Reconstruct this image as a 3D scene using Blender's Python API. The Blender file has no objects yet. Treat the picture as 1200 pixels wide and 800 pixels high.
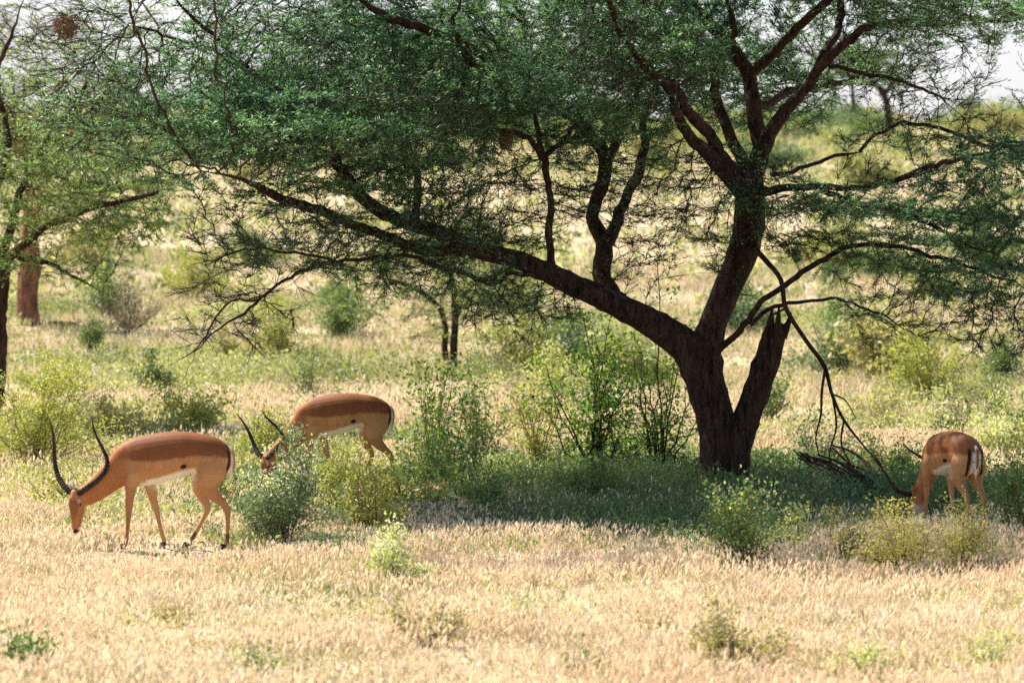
import bpy, math, random
import numpy as np
from mathutils import Vector, Matrix
random.seed(7); RNG = np.random.default_rng(11)
C = bpy.context.scene
COL = C.collection
R = math.radians

# ------------------------------------------------------------------ camera, world, sun, exposure
CAM_H = 2.25; F_PX = 4000.0; HOR = 300.0          # working in the photograph's 1200 x 800 pixels
PITCH = math.atan((400.0 - HOR) / F_PX)
cam_data = bpy.data.cameras.new('camera'); cam = bpy.data.objects.new('camera', cam_data)
COL.objects.link(cam); C.camera = cam
cam.location = (0, 0, CAM_H); cam.rotation_euler = (R(90) - PITCH, 0, 0)
cam_data.sensor_width = 36; cam_data.lens = 36 * F_PX / 1200
cam_data.clip_start = 0.5; cam_data.clip_end = 12000
cam_data.dof.use_dof = True; cam_data.dof.focus_distance = 29.5; cam_data.dof.aperture_fstop = 3.2

SUN_EL, SUN_AZ = 50.0, 137.0      # elevation; azimuth of the sun measured anticlockwise from +X (east) 
sd = Vector((math.cos(R(SUN_EL)) * math.cos(R(SUN_AZ)), math.cos(R(SUN_EL)) * math.sin(R(SUN_AZ)), math.sin(R(SUN_EL))))
w = bpy.data.worlds.new('World'); C.world = w; w.use_nodes = True
nt = w.node_tree; nt.nodes.clear()
sky = nt.nodes.new('ShaderNodeTexSky'); sky.sky_type = 'NISHITA'; sky.sun_disc = False
sky.sun_elevation = R(SUN_EL); sky.sun_rotation = math.atan2(sd.x, sd.y)
sky.dust_density = 4.0; sky.air_density = 1.0; sky.altitude = 900
bg = nt.nodes.new('ShaderNodeBackground'); bg.inputs[1].default_value = 0.095
ow = nt.nodes.new('ShaderNodeOutputWorld')
# pale tropical haze whitening the sky towards the horizon (by world direction)
wtc = nt.nodes.new('ShaderNodeTexCoord'); wsx = nt.nodes.new('ShaderNodeSeparateXYZ'); wmr = nt.nodes.new('ShaderNodeMapRange')
wmr.inputs[1].default_value = 0.0; wmr.inputs[2].default_value = 0.30; wmr.inputs[3].default_value = 0.92; wmr.inputs[4].default_value = 0.0
wmx = nt.nodes.new('ShaderNodeMix'); wmx.data_type = 'RGBA'; wmx.inputs[7].default_value = (4.1, 3.9, 4.15, 1)
nt.links.new(wtc.outputs['Generated'], wsx.inputs[0]); nt.links.new(wsx.outputs[2], wmr.inputs[0]); nt.links.new(wmr.outputs[0], wmx.inputs[0])
nt.links.new(sky.outputs[0], wmx.inputs[6]); nt.links.new(wmx.outputs[2], bg.inputs[0]); nt.links.new(bg.outputs[0], ow.inputs[0])
sl = bpy.data.lights.new('sun', 'SUN'); sl.energy = 5.0; sl.angle = R(0.5); sl.color = (1.0, 0.94, 0.84)
so = bpy.data.objects.new('sun', sl); COL.objects.link(so)
so.rotation_euler = sd.to_track_quat('Z', 'Y').to_euler(); so.location = (-20, 10, 40)
C.view_settings.view_transform = 'Standard'; C.view_settings.look = 'None'
C.view_settings.gamma = 1.0; C.view_settings.use_curve_mapping = False
C.view_settings.exposure = 1.28
C.cycles.max_bounces = 6; C.cycles.diffuse_bounces = 3; C.cycles.transmission_bounces = 3
C.cycles.transparent_max_bounces = 4; C.cycles.use_denoising = False

# ------------------------------------------------------------------ helpers
def H(x, y):
    """terrain height"""
    x = np.asarray(x, float); y = np.asarray(y, float)
    sp = lambda t: np.logaddexp(0, t)
    rise = 0.48 * sp((y - 52) / 8) - 1.6 * sp((y - 262 - x * 0.12) / 20) - 0.0
    rise = np.where(y > 262, np.maximum(rise, -6), rise)
    far = np.clip((y - 45) / 100, 0, 1)
    und = 0.03 * np.sin(x * 0.9 + 1.3) * np.cos(y * 0.6) + 0.02 * np.sin(x * 2.1 - y * 1.4)
    und = und + far * (0.45 * np.sin(x * 0.09 + 0.7) * np.cos(y * 0.045) + 0.2 * np.sin(x * 0.23 + y * 0.11))
    return rise + und

CM = Matrix.Rotation(R(90) - PITCH, 3, 'X')
def ray(px, py):
    return CM @ Vector(((px - 600) / F_PX, (400 - py) / F_PX, -1.0))
def at(px, py, D):
    d = ray(px, py); return Vector((0, 0, CAM_H)) + d * (D / d.y)
def ground(px, py, lo=14.0):
    d = ray(px, py); D = lo
    while D < 320:
        p = Vector((0, 0, CAM_H)) + d * (D / d.y)
        if p.z <= float(H(p.x, p.y)): break
        D += 0.08 if D < 60 else 0.4
    return Vector((p.x, p.y, float(H(p.x, p.y))))

def nrm(a): return a / (np.linalg.norm(a, axis=-1, keepdims=True) + 1e-9)

def snoise(x, y, s=1.0, seed=0):
    """cheap smooth noise about -1..1"""
    r = np.random.default_rng(seed); v = np.zeros_like(np.asarray(x, float))
    for k in range(7):
        a = r.uniform(0, 6.28); f = s * r.uniform(0.5, 2.2); ph = r.uniform(0, 6.28)
        v += np.sin((x * math.cos(a) + y * math.sin(a)) * f + ph)
    return v / 3.2

def mk_mesh(name, V, F, mat, parent=None, colr=None, smooth=False):
    """V (n,3), F (m,k) numpy, uniform face size"""
    V = np.ascontiguousarray(V, dtype=np.float32); F = np.ascontiguousarray(F, dtype=np.int32)
    me = bpy.data.meshes.new(name)
    me.vertices.add(len(V)); me.vertices.foreach_set('co', V.ravel())
    m, k = F.shape
    me.loops.add(m * k); me.loops.foreach_set('vertex_index', F.ravel())
    me.polygons.add(m); me.polygons.foreach_set('loop_start', np.arange(0, m * k, k, dtype=np.int32))
    me.polygons.foreach_set('loop_total', np.full(m, k, dtype=np.int32))
    if smooth: me.polygons.foreach_set('use_smooth', np.ones(m, dtype=bool))
    me.update(calc_edges=True)
    if colr is not None:
        a = me.color_attributes.new('Col', 'FLOAT_COLOR', 'POINT')
        c4 = np.ones((len(V), 4), np.float32); c4[:, :3] = colr
        a.data.foreach_set('color', c4.ravel())
    if mat: me.materials.append(mat)
    o = bpy.data.objects.new(name, me); COL.objects.link(o)
    if parent: o.parent = parent
    return o

def tag(o, label=None, cat=None, group=None, kind=None):
    if label: o['label'] = label
    if cat: o['category'] = cat
    if group: o['group'] = group
    if kind: o['kind'] = kind
    return o
def empty(name, loc=(0, 0, 0), rz=0.0, **k):
    o = bpy.data.objects.new(name, None); COL.objects.link(o)
    o.location = loc; o.rotation_euler = (0, 0, rz); o.empty_display_size = 0.1
    tag(o, **k); return o
def copy_tree(o, parent=None):
    c = o.copy(); COL.objects.link(c)
    if parent: c.parent = parent
    for ch in o.children: copy_tree(ch, c)
    return c

def prisms(A, B, ra, rb, n=3):
    """vectorised n-sided tapered prisms between A and B"""
    d = nrm(B - A); ref = np.where(np.abs(d[:, 2:3]) < 0.9, np.array([[0, 0, 1.0]]), np.array([[1.0, 0, 0]]))
    u = nrm(np.cross(d, ref)); v = np.cross(d, u)
    ang = np.arange(n) / n * 2 * np.pi
    ring = u[:, None, :] * np.cos(ang)[None, :, None] + v[:, None, :] * np.sin(ang)[None, :, None]
    VA = A[:, None, :] + ring * ra[:, None, None]; VB = B[:, None, :] + ring * rb[:, None, None]
    V = np.concatenate([VA, VB], 1).reshape(-1, 3)
    base = (np.arange(len(A)) * 2 * n)[:, None, None]
    i = np.arange(n); j = (i + 1) % n
    f = np.stack([i, j, j + n, i + n], 1)[None] + base
    return V, f.reshape(-1, 4)

def leaves(P, Dr, L, W, nv=None):
    """rhombic leaves: base point, direction, length, width"""
    n = len(P); rv = nrm(RNG.normal(size=(n, 3))) if nv is None else nv
    side = nrm(np.cross(Dr, rv)) * (W[:, None] * 0.5)
    mid = P + Dr * (L[:, None] * 0.45)
    V = np.stack([P, mid + side, P + Dr * L[:, None], mid - side], 1).reshape(-1, 3)
    F = np.arange(n * 4).reshape(-1, 4)
    return V, F

def catmull(pts, step):
    pts = [np.array(p, float) for p in pts]
    P = [2 * pts[0] - pts[1]] + pts + [2 * pts[-1] - pts[-2]]
    out = []
    for i in range(1, len(P) - 2):
        p0, p1, p2, p3 = P[i - 1], P[i], P[i + 1], P[i + 2]
        n = max(1, int(round(np.linalg.norm(p2[:3] - p1[:3]) / step)))
        for k in range(n):
            t = k / n
            out.append(0.5 * ((2 * p1) + (-p0 + p2) * t + (2 * p0 - 5 * p1 + 4 * p2 - p3) * t * t + (-p0 + 3 * p1 - 3 * p2 + p3) * t ** 3))
    out.append(P[-2]); return np.array(out)

def tube(P, rad, n=12, rough=0.0, seed=0, cap=True):
    """polyline tube with continuous frame and bark roughness; returns V,F(quads)"""
    P = np.asarray(P, float); m = len(P)
    T = nrm(np.gradient(P, axis=0)); r = np.random.default_rng(seed)
    u = np.cross(T[0], [0.3, 0.9, 0.2]); u /= np.linalg.norm(u); V = []
    ph = r.uniform(0, 6.28, 6)
    for i in range(m):
        u = u - T[i] * np.dot(u, T[i]); u /= np.linalg.norm(u); v = np.cross(T[i], u)
        a = np.arange(n) / n * 2 * np.pi
        k = np.ones(n)
        if rough:
            s = i * 0.35
            k += rough * (0.5 * np.sin(3 * a + ph[0] + 0.5 * s) + 0.35 * np.sin(5 * a + ph[1] - 0.4 * s) + 0.3 * np.sin(2 * a + ph[2] + s) + 0.35 * r.normal(size=n))
        V.append(P[i] + (u * np.cos(a)[:, None] + v * np.sin(a)[:, None]) * (rad[i] * k)[:, None])
    V = np.concatenate(V); F = []
    for i in range(m - 1):
        for j in range(n):
            F.append((i * n + j, i * n + (j + 1) % n, (i + 1) * n + (j + 1) % n, (i + 1) * n + j))
    F = np.array(F)
    if cap:
        V = np.concatenate([V, P[-1:], P[:1]]); e = len(V) - 2; b = (m - 1) * n
        F = np.concatenate([F, np.array([(b + j, b + (j + 1) % n, e, e) for j in range(0)]).reshape(-1, 4).astype(int)]) if False else F
    return V[:m * n], F

def join(parts):
    Vs, Fs, o = [], [], 0
    for V, F in parts:
        Vs.append(V); Fs.append(F + o); o += len(V)
    return np.concatenate(Vs), np.concatenate(Fs)

# ------------------------------------------------------------------ materials
def new_mat(name):
    m = bpy.data.materials.new(name); m.use_nodes = True; t = m.node_tree; t.nodes.clear()
    out = t.nodes.new('ShaderNodeOutputMaterial'); return m, t, out
def leaf_mat(name, transl=0.4, rough=0.55, tint=(1.25, 1.2, 0.55)):
    m, t, out = new_mat(name)
    at_ = t.nodes.new('ShaderNodeAttribute'); at_.attribute_name = 'Col'
    p = t.nodes.new('ShaderNodeBsdfPrincipled'); p.inputs['Roughness'].default_value = rough
    p.inputs['Specular IOR Level'].default_value = 0.35
    tr = t.nodes.new('ShaderNodeBsdfTranslucent')
    mul = t.nodes.new('ShaderNodeVectorMath'); mul.operation = 'MULTIPLY'; mul.inputs[1].default_value = tint
    t.links.new(at_.outputs['Color'], p.inputs['Base Color']); t.links.new(at_.outputs['Color'], mul.inputs[0])
    t.links.new(mul.outputs[0], tr.inputs['Color'])
    mx = t.nodes.new('ShaderNodeMixShader'); mx.inputs[0].default_value = transl
    t.links.new(p.outputs[0], mx.inputs[1]); t.links.new(tr.outputs[0], mx.inputs[2]); t.links.new(mx.outputs[0], out.inputs[0])
    return m
def bark_mat(name, c1, c2, scale=9.0, bump=0.6, stretch=0.25):
    m, t, out = new_mat(name)
    tc = t.nodes.new('ShaderNodeTexCoord'); mp = t.nodes.new('ShaderNodeMapping'); mp.inputs['Scale'].default_value = (1, 1, stretch)
    n = t.nodes.new('ShaderNodeTexNoise'); n.inputs['Scale'].default_value = scale; n.inputs['Detail'].default_value = 8; n.inputs['Roughness'].default_value = 0.7
    cr = t.nodes.new('ShaderNodeValToRGB'); cr.color_ramp.elements[0].position = 0.38; cr.color_ramp.elements[1].position = 0.66
    cr.color_ramp.elements[0].color = (*c1, 1); cr.color_ramp.elements[1].color = (*c2, 1)
    p = t.nodes.new('ShaderNodeBsdfPrincipled'); p.inputs['Roughness'].default_value = 0.9; p.inputs['Specular IOR Level'].default_value = 0.2
    b = t.nodes.new('ShaderNodeBump'); b.inputs['Strength'].default_value = min(bump, 1.0); b.inputs['Distance'].default_value = 0.03 if bump < 1 else 0.07
    t.links.new(tc.outputs['Object'], mp.inputs[0]); t.links.new(mp.outputs[0], n.inputs[0]); t.links.new(n.outputs[0], cr.inputs[0])
    t.links.new(cr.outputs[0], p.inputs['Base Color']); t.links.new(n.outputs[0], b.inputs['Height']); t.links.new(b.outputs[0], p.inputs['Normal'])
    t.links.new(p.outputs[0], out.inputs[0]); return m
def coat_mat(name, rough=0.6, sc=90):
    m, t, out = new_mat(name)
    at_ = t.nodes.new('ShaderNodeAttribute'); at_.attribute_name = 'Col'
    tc = t.nodes.new('ShaderNodeTexCoord'); n = t.nodes.new('ShaderNodeTexNoise'); n.inputs['Scale'].default_value = sc; n.inputs['Detail'].default_value = 4
    mr = t.nodes.new('ShaderNodeMapRange'); mr.inputs[1].default_value = 0.3; mr.inputs[2].default_value = 0.7; mr.inputs[3].default_value = 0.93; mr.inputs[4].default_value = 1.05
    n2 = t.nodes.new('ShaderNodeTexNoise'); n2.inputs['Scale'].default_value = 7
    mr2 = t.nodes.new('ShaderNodeMapRange'); mr2.inputs[1].default_value = 0.3; mr2.inputs[2].default_value = 0.7; mr2.inputs[3].default_value = 0.9; mr2.inputs[4].default_value = 1.08
    mm = t.nodes.new('ShaderNodeMath'); mm.operation = 'MULTIPLY'
    sc_ = t.nodes.new('ShaderNodeVectorMath'); sc_.operation = 'SCALE'
    p = t.nodes.new('ShaderNodeBsdfPrincipled'); p.inputs['Roughness'].default_value = rough
    p.inputs['Specular IOR Level'].default_value = 0.08; p.inputs['Sheen Weight'].default_value = 0.0
    b = t.nodes.new('ShaderNodeBump'); b.inputs['Strength'].default_value = 0.25; b.inputs['Distance'].default_value = 0.004
    L = t.links.new
    L(tc.outputs['Object'], n.inputs[0]); L(tc.outputs['Object'], n2.inputs[0]); L(n.outputs[0], mr.inputs[0]); L(n2.outputs[0], mr2.inputs[0])
    L(mr.outputs[0], mm.inputs[0]); L(mr2.outputs[0], mm.inputs[1]); L(at_.outputs['Color'], sc_.inputs[0]); L(mm.outputs[0], sc_.inputs['Scale'])
    L(sc_.outputs[0], p.inputs['Base Color']); L(n.outputs[0], b.inputs['Height']); L(b.outputs[0], p.inputs['Normal']); L(p.outputs[0], out.inputs[0])
    return m

M_LEAF = leaf_mat('acacia_leaf', 0.50, 0.45, (1.35, 1.3, 0.75))
M_HERB = leaf_mat('herb_leaf', 0.38)
M_GRASS = leaf_mat('dry_grass', 0.35, 0.7, (1.1, 1.02, 0.85))
M_BARK = bark_mat('dark_bark', (0.012, 0.007, 0.005), (0.115, 0.064, 0.043), 22, 1.0, 0.18)
M_TWIG = bark_mat('twig_bark', (0.022, 0.013, 0.010), (0.075, 0.045, 0.032), 30, 0.2)
M_REDBARK = bark_mat('red_bark', (0.08, 0.035, 0.02), (0.34, 0.15, 0.085), 7, 0.9, 0.5)
M_STEM = bark_mat('shrub_stem', (0.10, 0.065, 0.045), (0.26, 0.18, 0.12), 30, 0.2)
M_DEAD = bark_mat('dead_wood', (0.14, 0.085, 0.06), (0.38, 0.25, 0.18), 16, 0.5)
M_GREYW = bark_mat('grey_wood', (0.15, 0.12, 0.10), (0.36, 0.30, 0.26), 16, 0.5)
M_COAT = coat_mat('coat'); M_HORN = bark_mat('horn', (0.018, 0.013, 0.010), (0.065, 0.045, 0.035), 25, 0.3, 1)
M_HOOF = bark_mat('hoof', (0.015, 0.012, 0.010), (0.03, 0.025, 0.02), 20, 0.1, 1)
M_NEST = bark_mat('nest_straw', (0.13, 0.07, 0.035), (0.42, 0.25, 0.14), 40, 0.9, 1)
M_STONE = bark_mat('stone', (0.30, 0.27, 0.25), (0.55, 0.50, 0.45), 12, 0.7, 1)
M_CLOD = bark_mat('soil_clod', (0.16, 0.08, 0.045), (0.34, 0.18, 0.10), 20, 0.8, 1)
me_, te_, oe_ = new_mat('eye'); pe_ = te_.nodes.new('ShaderNodeBsdfPrincipled')
pe_.inputs['Base Color'].default_value = (0.008, 0.006, 0.005, 1); pe_.inputs['Roughness'].default_value = 0.1; te_.links.new(pe_.outputs[0], oe_.inputs[0]); M_EYE = me_

def ground_mat():
    m, t, out = new_mat('savanna_ground'); L = t.links.new
    tc = t.nodes.new('ShaderNodeTexCoord')
    def noise(s, d=6, r=0.6):
        n = t.nodes.new('ShaderNodeTexNoise'); n.inputs['Scale'].default_value = s; n.inputs['Detail'].default_value = d; n.inputs['Roughness'].default_value = r
        L(tc.outputs['Object'], n.inputs[0]); return n
    def ramp(n, a, b, ca, cb):
        c = t.nodes.new('ShaderNodeValToRGB'); c.color_ramp.elements[0].position = a; c.color_ramp.elements[1].position = b
        c.color_ramp.elements[0].color = (*ca, 1); c.color_ramp.elements[1].color = (*cb, 1); L(n.outputs[0], c.inputs[0]); return c
    def mix(fac, a, b):
        x = t.nodes.new('ShaderNodeMix'); x.data_type = 'RGBA'; L(fac, x.inputs[0]); L(a, x.inputs[6]); L(b, x.inputs[7]); return x.outputs[2]
    fine = ramp(noise(14), 0.35, 0.7, (0.20, 0.135, 0.085), (0.55, 0.43, 0.29))
    straw = ramp(noise(3.0), 0.3, 0.7, (0.46, 0.34, 0.22), (0.64, 0.52, 0.36))
    green = ramp(noise(5.0), 0.3, 0.75, (0.14, 0.15, 0.07), (0.38, 0.39, 0.21))
    f1 = ramp(noise(0.6, 3), 0.35, 0.65, (0, 0, 0), (1, 1, 1)); f2 = ramp(noise(0.22, 8, 0.75), 0.48, 0.62, (0, 0, 0), (0.8, 0.8, 0.8))
    c = mix(f1.outputs[0], fine.outputs[0], straw.outputs[0]); c = mix(f2.outputs[0], c, green.outputs[0])
    p = t.nodes.new('ShaderNodeBsdfPrincipled'); p.inputs['Roughness'].default_value = 1.0; p.inputs['Specular IOR Level'].default_value = 0.1
    b = t.nodes.new('ShaderNodeBump'); b.inputs['Strength'].default_value = 0.8; b.inputs['Distance'].default_value = 0.05
    L(noise(9, 8).outputs[0], b.inputs['Height']); L(b.outputs[0], p.inputs['Normal']); L(c, p.inputs['Base Color']); L(p.outputs[0], out.inputs[0]); return m

# ------------------------------------------------------------------ ground sheet
ys = np.concatenate([np.arange(-200, 10, 15.0), np.arange(10, 60, 0.4), np.arange(60, 130, 1.0), np.arange(130, 330, 2.5), np.geomspace(330, 9000, 40)])
xs0 = np.concatenate([-np.geomspace(30, 6000, 30)[::-1], np.arange(-29, 30, 0.5), np.geomspace(30, 6000, 30)])
X, Y = np.meshgrid(xs0, ys); Z = H(X, Y)
V = np.stack([X, Y, Z], -1).reshape(-1, 3); nx = len(xs0)
i, j = np.meshgrid(np.arange(len(ys) - 1), np.arange(nx - 1), indexing='ij'); a = (i * nx + j).ravel()
g = mk_mesh('ground', V, np.stack([a, a + 1, a + nx + 1, a + nx], 1), ground_mat(), smooth=True); g['kind'] = 'structure'

# ------------------------------------------------------------------ green zone mask (shade patch under the tree and scattered patches)
def green_zone(x, y):
    e = 1.25 - np.sqrt(((x - 1.0) / 3.6) ** 2 + ((y - 31.4) / 4.4) ** 2) + 0.30 * snoise(x, y, 1.6, 3) + 0.35 * snoise(x, y, 0.8, 33)
    e = np.where(y < 27.2, e - (27.2 - y) * 0.5, e)
    e2 = snoise(x, y, 0.75, 5) * 1.2 - 0.45 + 0.28 * np.clip((y - 38) / 12, 0, 1) - np.clip((30 - y) * 0.3, 0, 3)
    e3 = 0.55 - np.sqrt(((x + 3.6) / 4.5) ** 2 + ((y - 37) / 8) ** 2) + 0.75 * snoise(x, y, 2.0, 8)
    return np.clip(np.maximum(np.maximum(e * 1.15 + 0.25 * snoise(x, y, 5.0, 91), e2 * 1.1), e3 * 0.9), 0, 1)

def scatter(y0, y1, n, wid=0.185, pad=1.2):
    """n points, uniform per area in the view wedge"""
    y = np.sqrt(RNG.uniform(y0 ** 2, y1 ** 2, n)); x = RNG.uniform(-1, 1, n) * (y * wid + pad); return x, y

def grass_field(name, bands, label):
    VV, FF, CC, off = [], [], [], 0
    for (y0, y1, n, hs, ws, heads, nbl) in bands:
        x, y = scatter(y0, y1, n)
        gz = green_zone(x, y)
        dens = 0.55 + 0.55 * snoise(x, y, 1.1, 25) + 0.6 * snoise(x, y, 3.5, 22)
        keep = (RNG.random(n) > gz * (0.48 if y0 < 45 else 0.40)) & (RNG.random(n) < np.clip(dens, 0.22, 1))
        x, y, gz = x[keep], y[keep], gz[keep]; n = len(x)
        P = np.stack([x, y, H(x, y)], 1)
        big = 0.80 + 0.30 * snoise(x, y, 1.3, 4)
        h = hs * RNG.uniform(0.35, 1.45, n) * np.clip(big, 0.4, 1.3)
        tone = 0.5 + 0.5 * snoise(x, y, 0.9, 9)
        lean = np.stack([RNG.normal(0.08, 0.30, n), RNG.normal(-0.03, 0.28, n), np.ones(n)], 1); lean = nrm(lean)
        straw = np.array([0.71, 0.60, 0.45]); straw2 = np.array([0.48, 0.38, 0.25]); grn = np.array([0.26, 0.30, 0.10])
        bc = (straw2 + (straw - straw2) * RNG.random((n, 1))) * (1 - 0.28 * np.clip(snoise(x, y, 2.6, 41), 0, 1))[:, None]
        gm = (RNG.random(n) < np.clip(0.10 + 0.35 * np.clip(snoise(x, y, 1.0, 31), 0, 1) + 0.6 * gz, 0, 0.9))[:, None]
        bc = np.where(gm, grn * RNG.uniform(0.7, 1.4, (n, 1)), bc)
        # stems
        V, F = leaves(P, lean, h, np.full(n, ws * 0.45)); VV.append(V); FF.append(F + off); off += len(V); CC.append(np.repeat(bc * 0.95, 4, 0))
        # blades
        for b in range(nbl):
            d = nrm(lean + RNG.normal(0, 0.42, (n, 3)) * np.array([1, 1, 0.2])); d[:, 2] = np.abs(d[:, 2])
            V, F = leaves(P + RNG.normal(0, ws * 1.5, (n, 3)) * np.array([1, 1, 0]), d, h * RNG.uniform(0.4, 0.85, n), ws * RNG.uniform(0.7, 1.3, n))
            VV.append(V); FF.append(F + off); off += len(V); CC.append(np.repeat(bc * RNG.uniform(0.75, 1.05, (n, 1)), 4, 0))
        if heads:
            k = ~gm[:, 0] & (RNG.random(n) < 0.85); tip = (P + lean * (h * 0.80)[:, None])[k]; ln = nrm(lean[k] + RNG.normal(0, 0.25, (k.sum(), 3)))
            hc = np.array([0.82, 0.73, 0.58]) * RNG.uniform(0.85, 1.08, (k.sum(), 1)) + np.array([0.02, -0.03, -0.04]) * tone[k][:, None]
            hl = heads * RNG.uniform(0.6, 1.3, k.sum())
            for q in range(2):
                V, F = leaves(tip, ln, hl, hl * 0.30); VV.append(V); FF.append(F + off); off += len(V); CC.append(np.repeat(hc, 4, 0))
    o = mk_mesh(name, np.concatenate(VV), np.concatenate(FF), M_GRASS, colr=np.concatenate(CC)); return tag(o, label, 'grass', kind='stuff')

grass_field('dry_grass', [(16.5, 30, 210000, 0.135, 0.0055, 0.048, 2), (30, 48, 150000, 0.18, 0.009, 0.06, 2), (48, 90, 110000, 0.28, 0.022, 0.0, 2), (90, 280, 110000, 0.5, 0.07, 0.0, 1)],
            'blond dry grass with pale seed heads covering the open ground')

def herb_field(name, bands, label):
    VV, FF, CC, off = [], [], [], 0
    for (y0, y1, n, hs, ls, nl, wid, base) in bands:
        x, y = scatter(y0, y1, n, wid)
        gz = green_zone(x, y); keep = RNG.random(n) < gz * (1 if base is None else 1) + (0.10 + 0.9 * np.clip(snoise(x, y, 2.2, 61) - 0.2, 0, 1) if y0 < 28 else 0.12)
        keep &= ~((y < 28) & (RNG.random(n) < 0.3))
        x, y = x[keep], y[keep]; n = len(x); gz = gz[keep]
        P = np.stack([x, y, H(x, y)], 1); h = hs * RNG.uniform(0.5, 1.3, n) * (0.5 + 0.6 * gz)
        hue = np.clip(0.5 + 0.6 * snoise(x, y, 1.4, 14) + RNG.normal(0, 0.15, n), 0, 1)[:, None]
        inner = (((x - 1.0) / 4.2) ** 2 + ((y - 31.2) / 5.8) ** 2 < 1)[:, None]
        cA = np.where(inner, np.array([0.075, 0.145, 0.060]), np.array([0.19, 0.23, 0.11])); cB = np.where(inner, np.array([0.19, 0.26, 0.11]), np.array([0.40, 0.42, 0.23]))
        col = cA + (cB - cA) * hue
        up = nrm(np.stack([RNG.normal(0, 0.25, n), RNG.normal(0, 0.25, n), np.ones(n)], 1))
        for q in range(nl):
            t = RNG.uniform(0.1, 1, n); p = P + up * (h * t)[:, None] + RNG.normal(0, 0.02 + 0.10 * hs, (n, 3)) * np.array([1, 1, 0.2])
            d = nrm(RNG.normal(0, 1, (n, 3)) + np.array([0, 0, 0.9])); l = ls * RNG.uniform(0.6, 1.4, n)
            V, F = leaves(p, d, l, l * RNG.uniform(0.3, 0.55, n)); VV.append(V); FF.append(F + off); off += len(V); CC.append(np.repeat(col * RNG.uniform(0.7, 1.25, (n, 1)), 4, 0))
    o = mk_mesh(name, np.concatenate(VV), np.concatenate(FF), M_HERB, colr=np.concatenate(CC)); return tag(o, label, 'undergrowth', kind='stuff')
herb_field('undergrowth', [(17, 28, 20000, 0.15, 0.03, 9, 0.185, None), (25.5, 40, 40000, 0.21, 0.042, 12, 0.185, None), (38, 70, 36000, 0.32, 0.07, 10, 0.185, 1), (70, 280, 38000, 0.6, 0.20, 8, 0.185, 1)],
           'low green herbs and seedlings mixed through the grass and shade')

# ------------------------------------------------------------------ trees
def grow(limbs, blobs, dens=1.0, step=0.10, kill=0.15, max_it=90, layer=0.24, seed=1):
    """limbs: list of arrays (n,4) xyz+radius. blobs: (centre xyz, radii xyz, n, leafiness). Space colonisation."""
    rg = np.random.default_rng(seed)
    nodes = [L[:, :3] for L in limbs]; nodes = np.concatenate(nodes); hostr = np.concatenate([L[:, 3] for L in limbs])
    ok = hostr < 0.14
    nodes = nodes[ok]; hostr = hostr[ok]; n0 = len(nodes)
    A, LF = [], []
    for (c, r, n, lf) in blobs:
        n = int(n * dens); u = nrm(rg.normal(size=(n, 3))) * (rg.random((n, 1)) ** (1 / 2.6))
        p = np.array(c) + u * np.array(r)
        ly = np.round(p[:, 2] / layer + 0.5 * np.sin(p[:, 0] * 0.9 + p[:, 1] * 0.7)) * layer
        p[:, 2] = p[:, 2] * 0.22 + ly * 0.78 + rg.normal(0, 0.02, n)
        A.append(p); LF.append(np.full(n, lf))
    A = np.concatenate(A); LF = np.concatenate(LF)
    parent = list(range(n0)); parent = [-1] * n0; lfn = [0.0] * n0
    N = nodes.copy()
    # nearest
    best = np.full(len(A), 1e9); bi = np.zeros(len(A), int)
    for s in range(0, n0, 400):
        d = np.linalg.norm(A[:, None, :] - N[None, s:s + 400], axis=2); k = d.argmin(1); dd = d[np.arange(len(A)), k]
        m = dd < best; best[m] = dd[m]; bi[m] = k[m] + s
    alive = best > kill; A, LF, best, bi = A[alive], LF[alive], best[alive], bi[alive]
    for it in range(max_it):
        if len(A) == 0: break
        dirs = nrm(A - N[bi]); acc = np.zeros((len(N), 3)); cnt = np.zeros(len(N)); lfa = np.zeros(len(N))
        np.add.at(acc, bi, dirs); np.add.at(cnt, bi, 1); np.add.at(lfa, bi, LF)
        g = np.where(cnt > 0)[0]
        d = nrm(acc[g] / cnt[g][:, None] + rg.normal(0, 0.22, (len(g), 3)))
        new = N[g] + d * step
        s = len(N); N = np.concatenate([N, new]); parent += list(g); lfn += list(lfa[g] / cnt[g])
        for q in range(0, len(new), 400):
            dd = np.linalg.norm(A[:, None, :] - new[None, q:q + 400], axis=2); k = dd.argmin(1); dm = dd[np.arange(len(A)), k]
            m = dm < best; best[m] = dm[m]; bi[m] = k[m] + s + q
        alive = best > kill; A, LF, best, bi = A[alive], LF[alive], best[alive], bi[alive]
        if it > 8:   # drop stalled attractors
            ok = rg.random(len(A)) > 0.01; A, LF, best, bi = A[ok], LF[ok], best[ok], bi[ok]
    parent = np.array(parent); lfn = np.array(lfn)
    # pipe model radii
    E = 2.25; r0 = 0.0032; acc = np.zeros(len(N))
    for k in range(len(N) - 1, n0 - 1, -1):
        if acc[k] == 0: acc[k] = r0 ** E
        acc[parent[k]] += acc[k]
    rad = acc ** (1 / E); rad[:n0] = hostr[:n0]
    return N, parent, rad, lfn, n0

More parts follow.
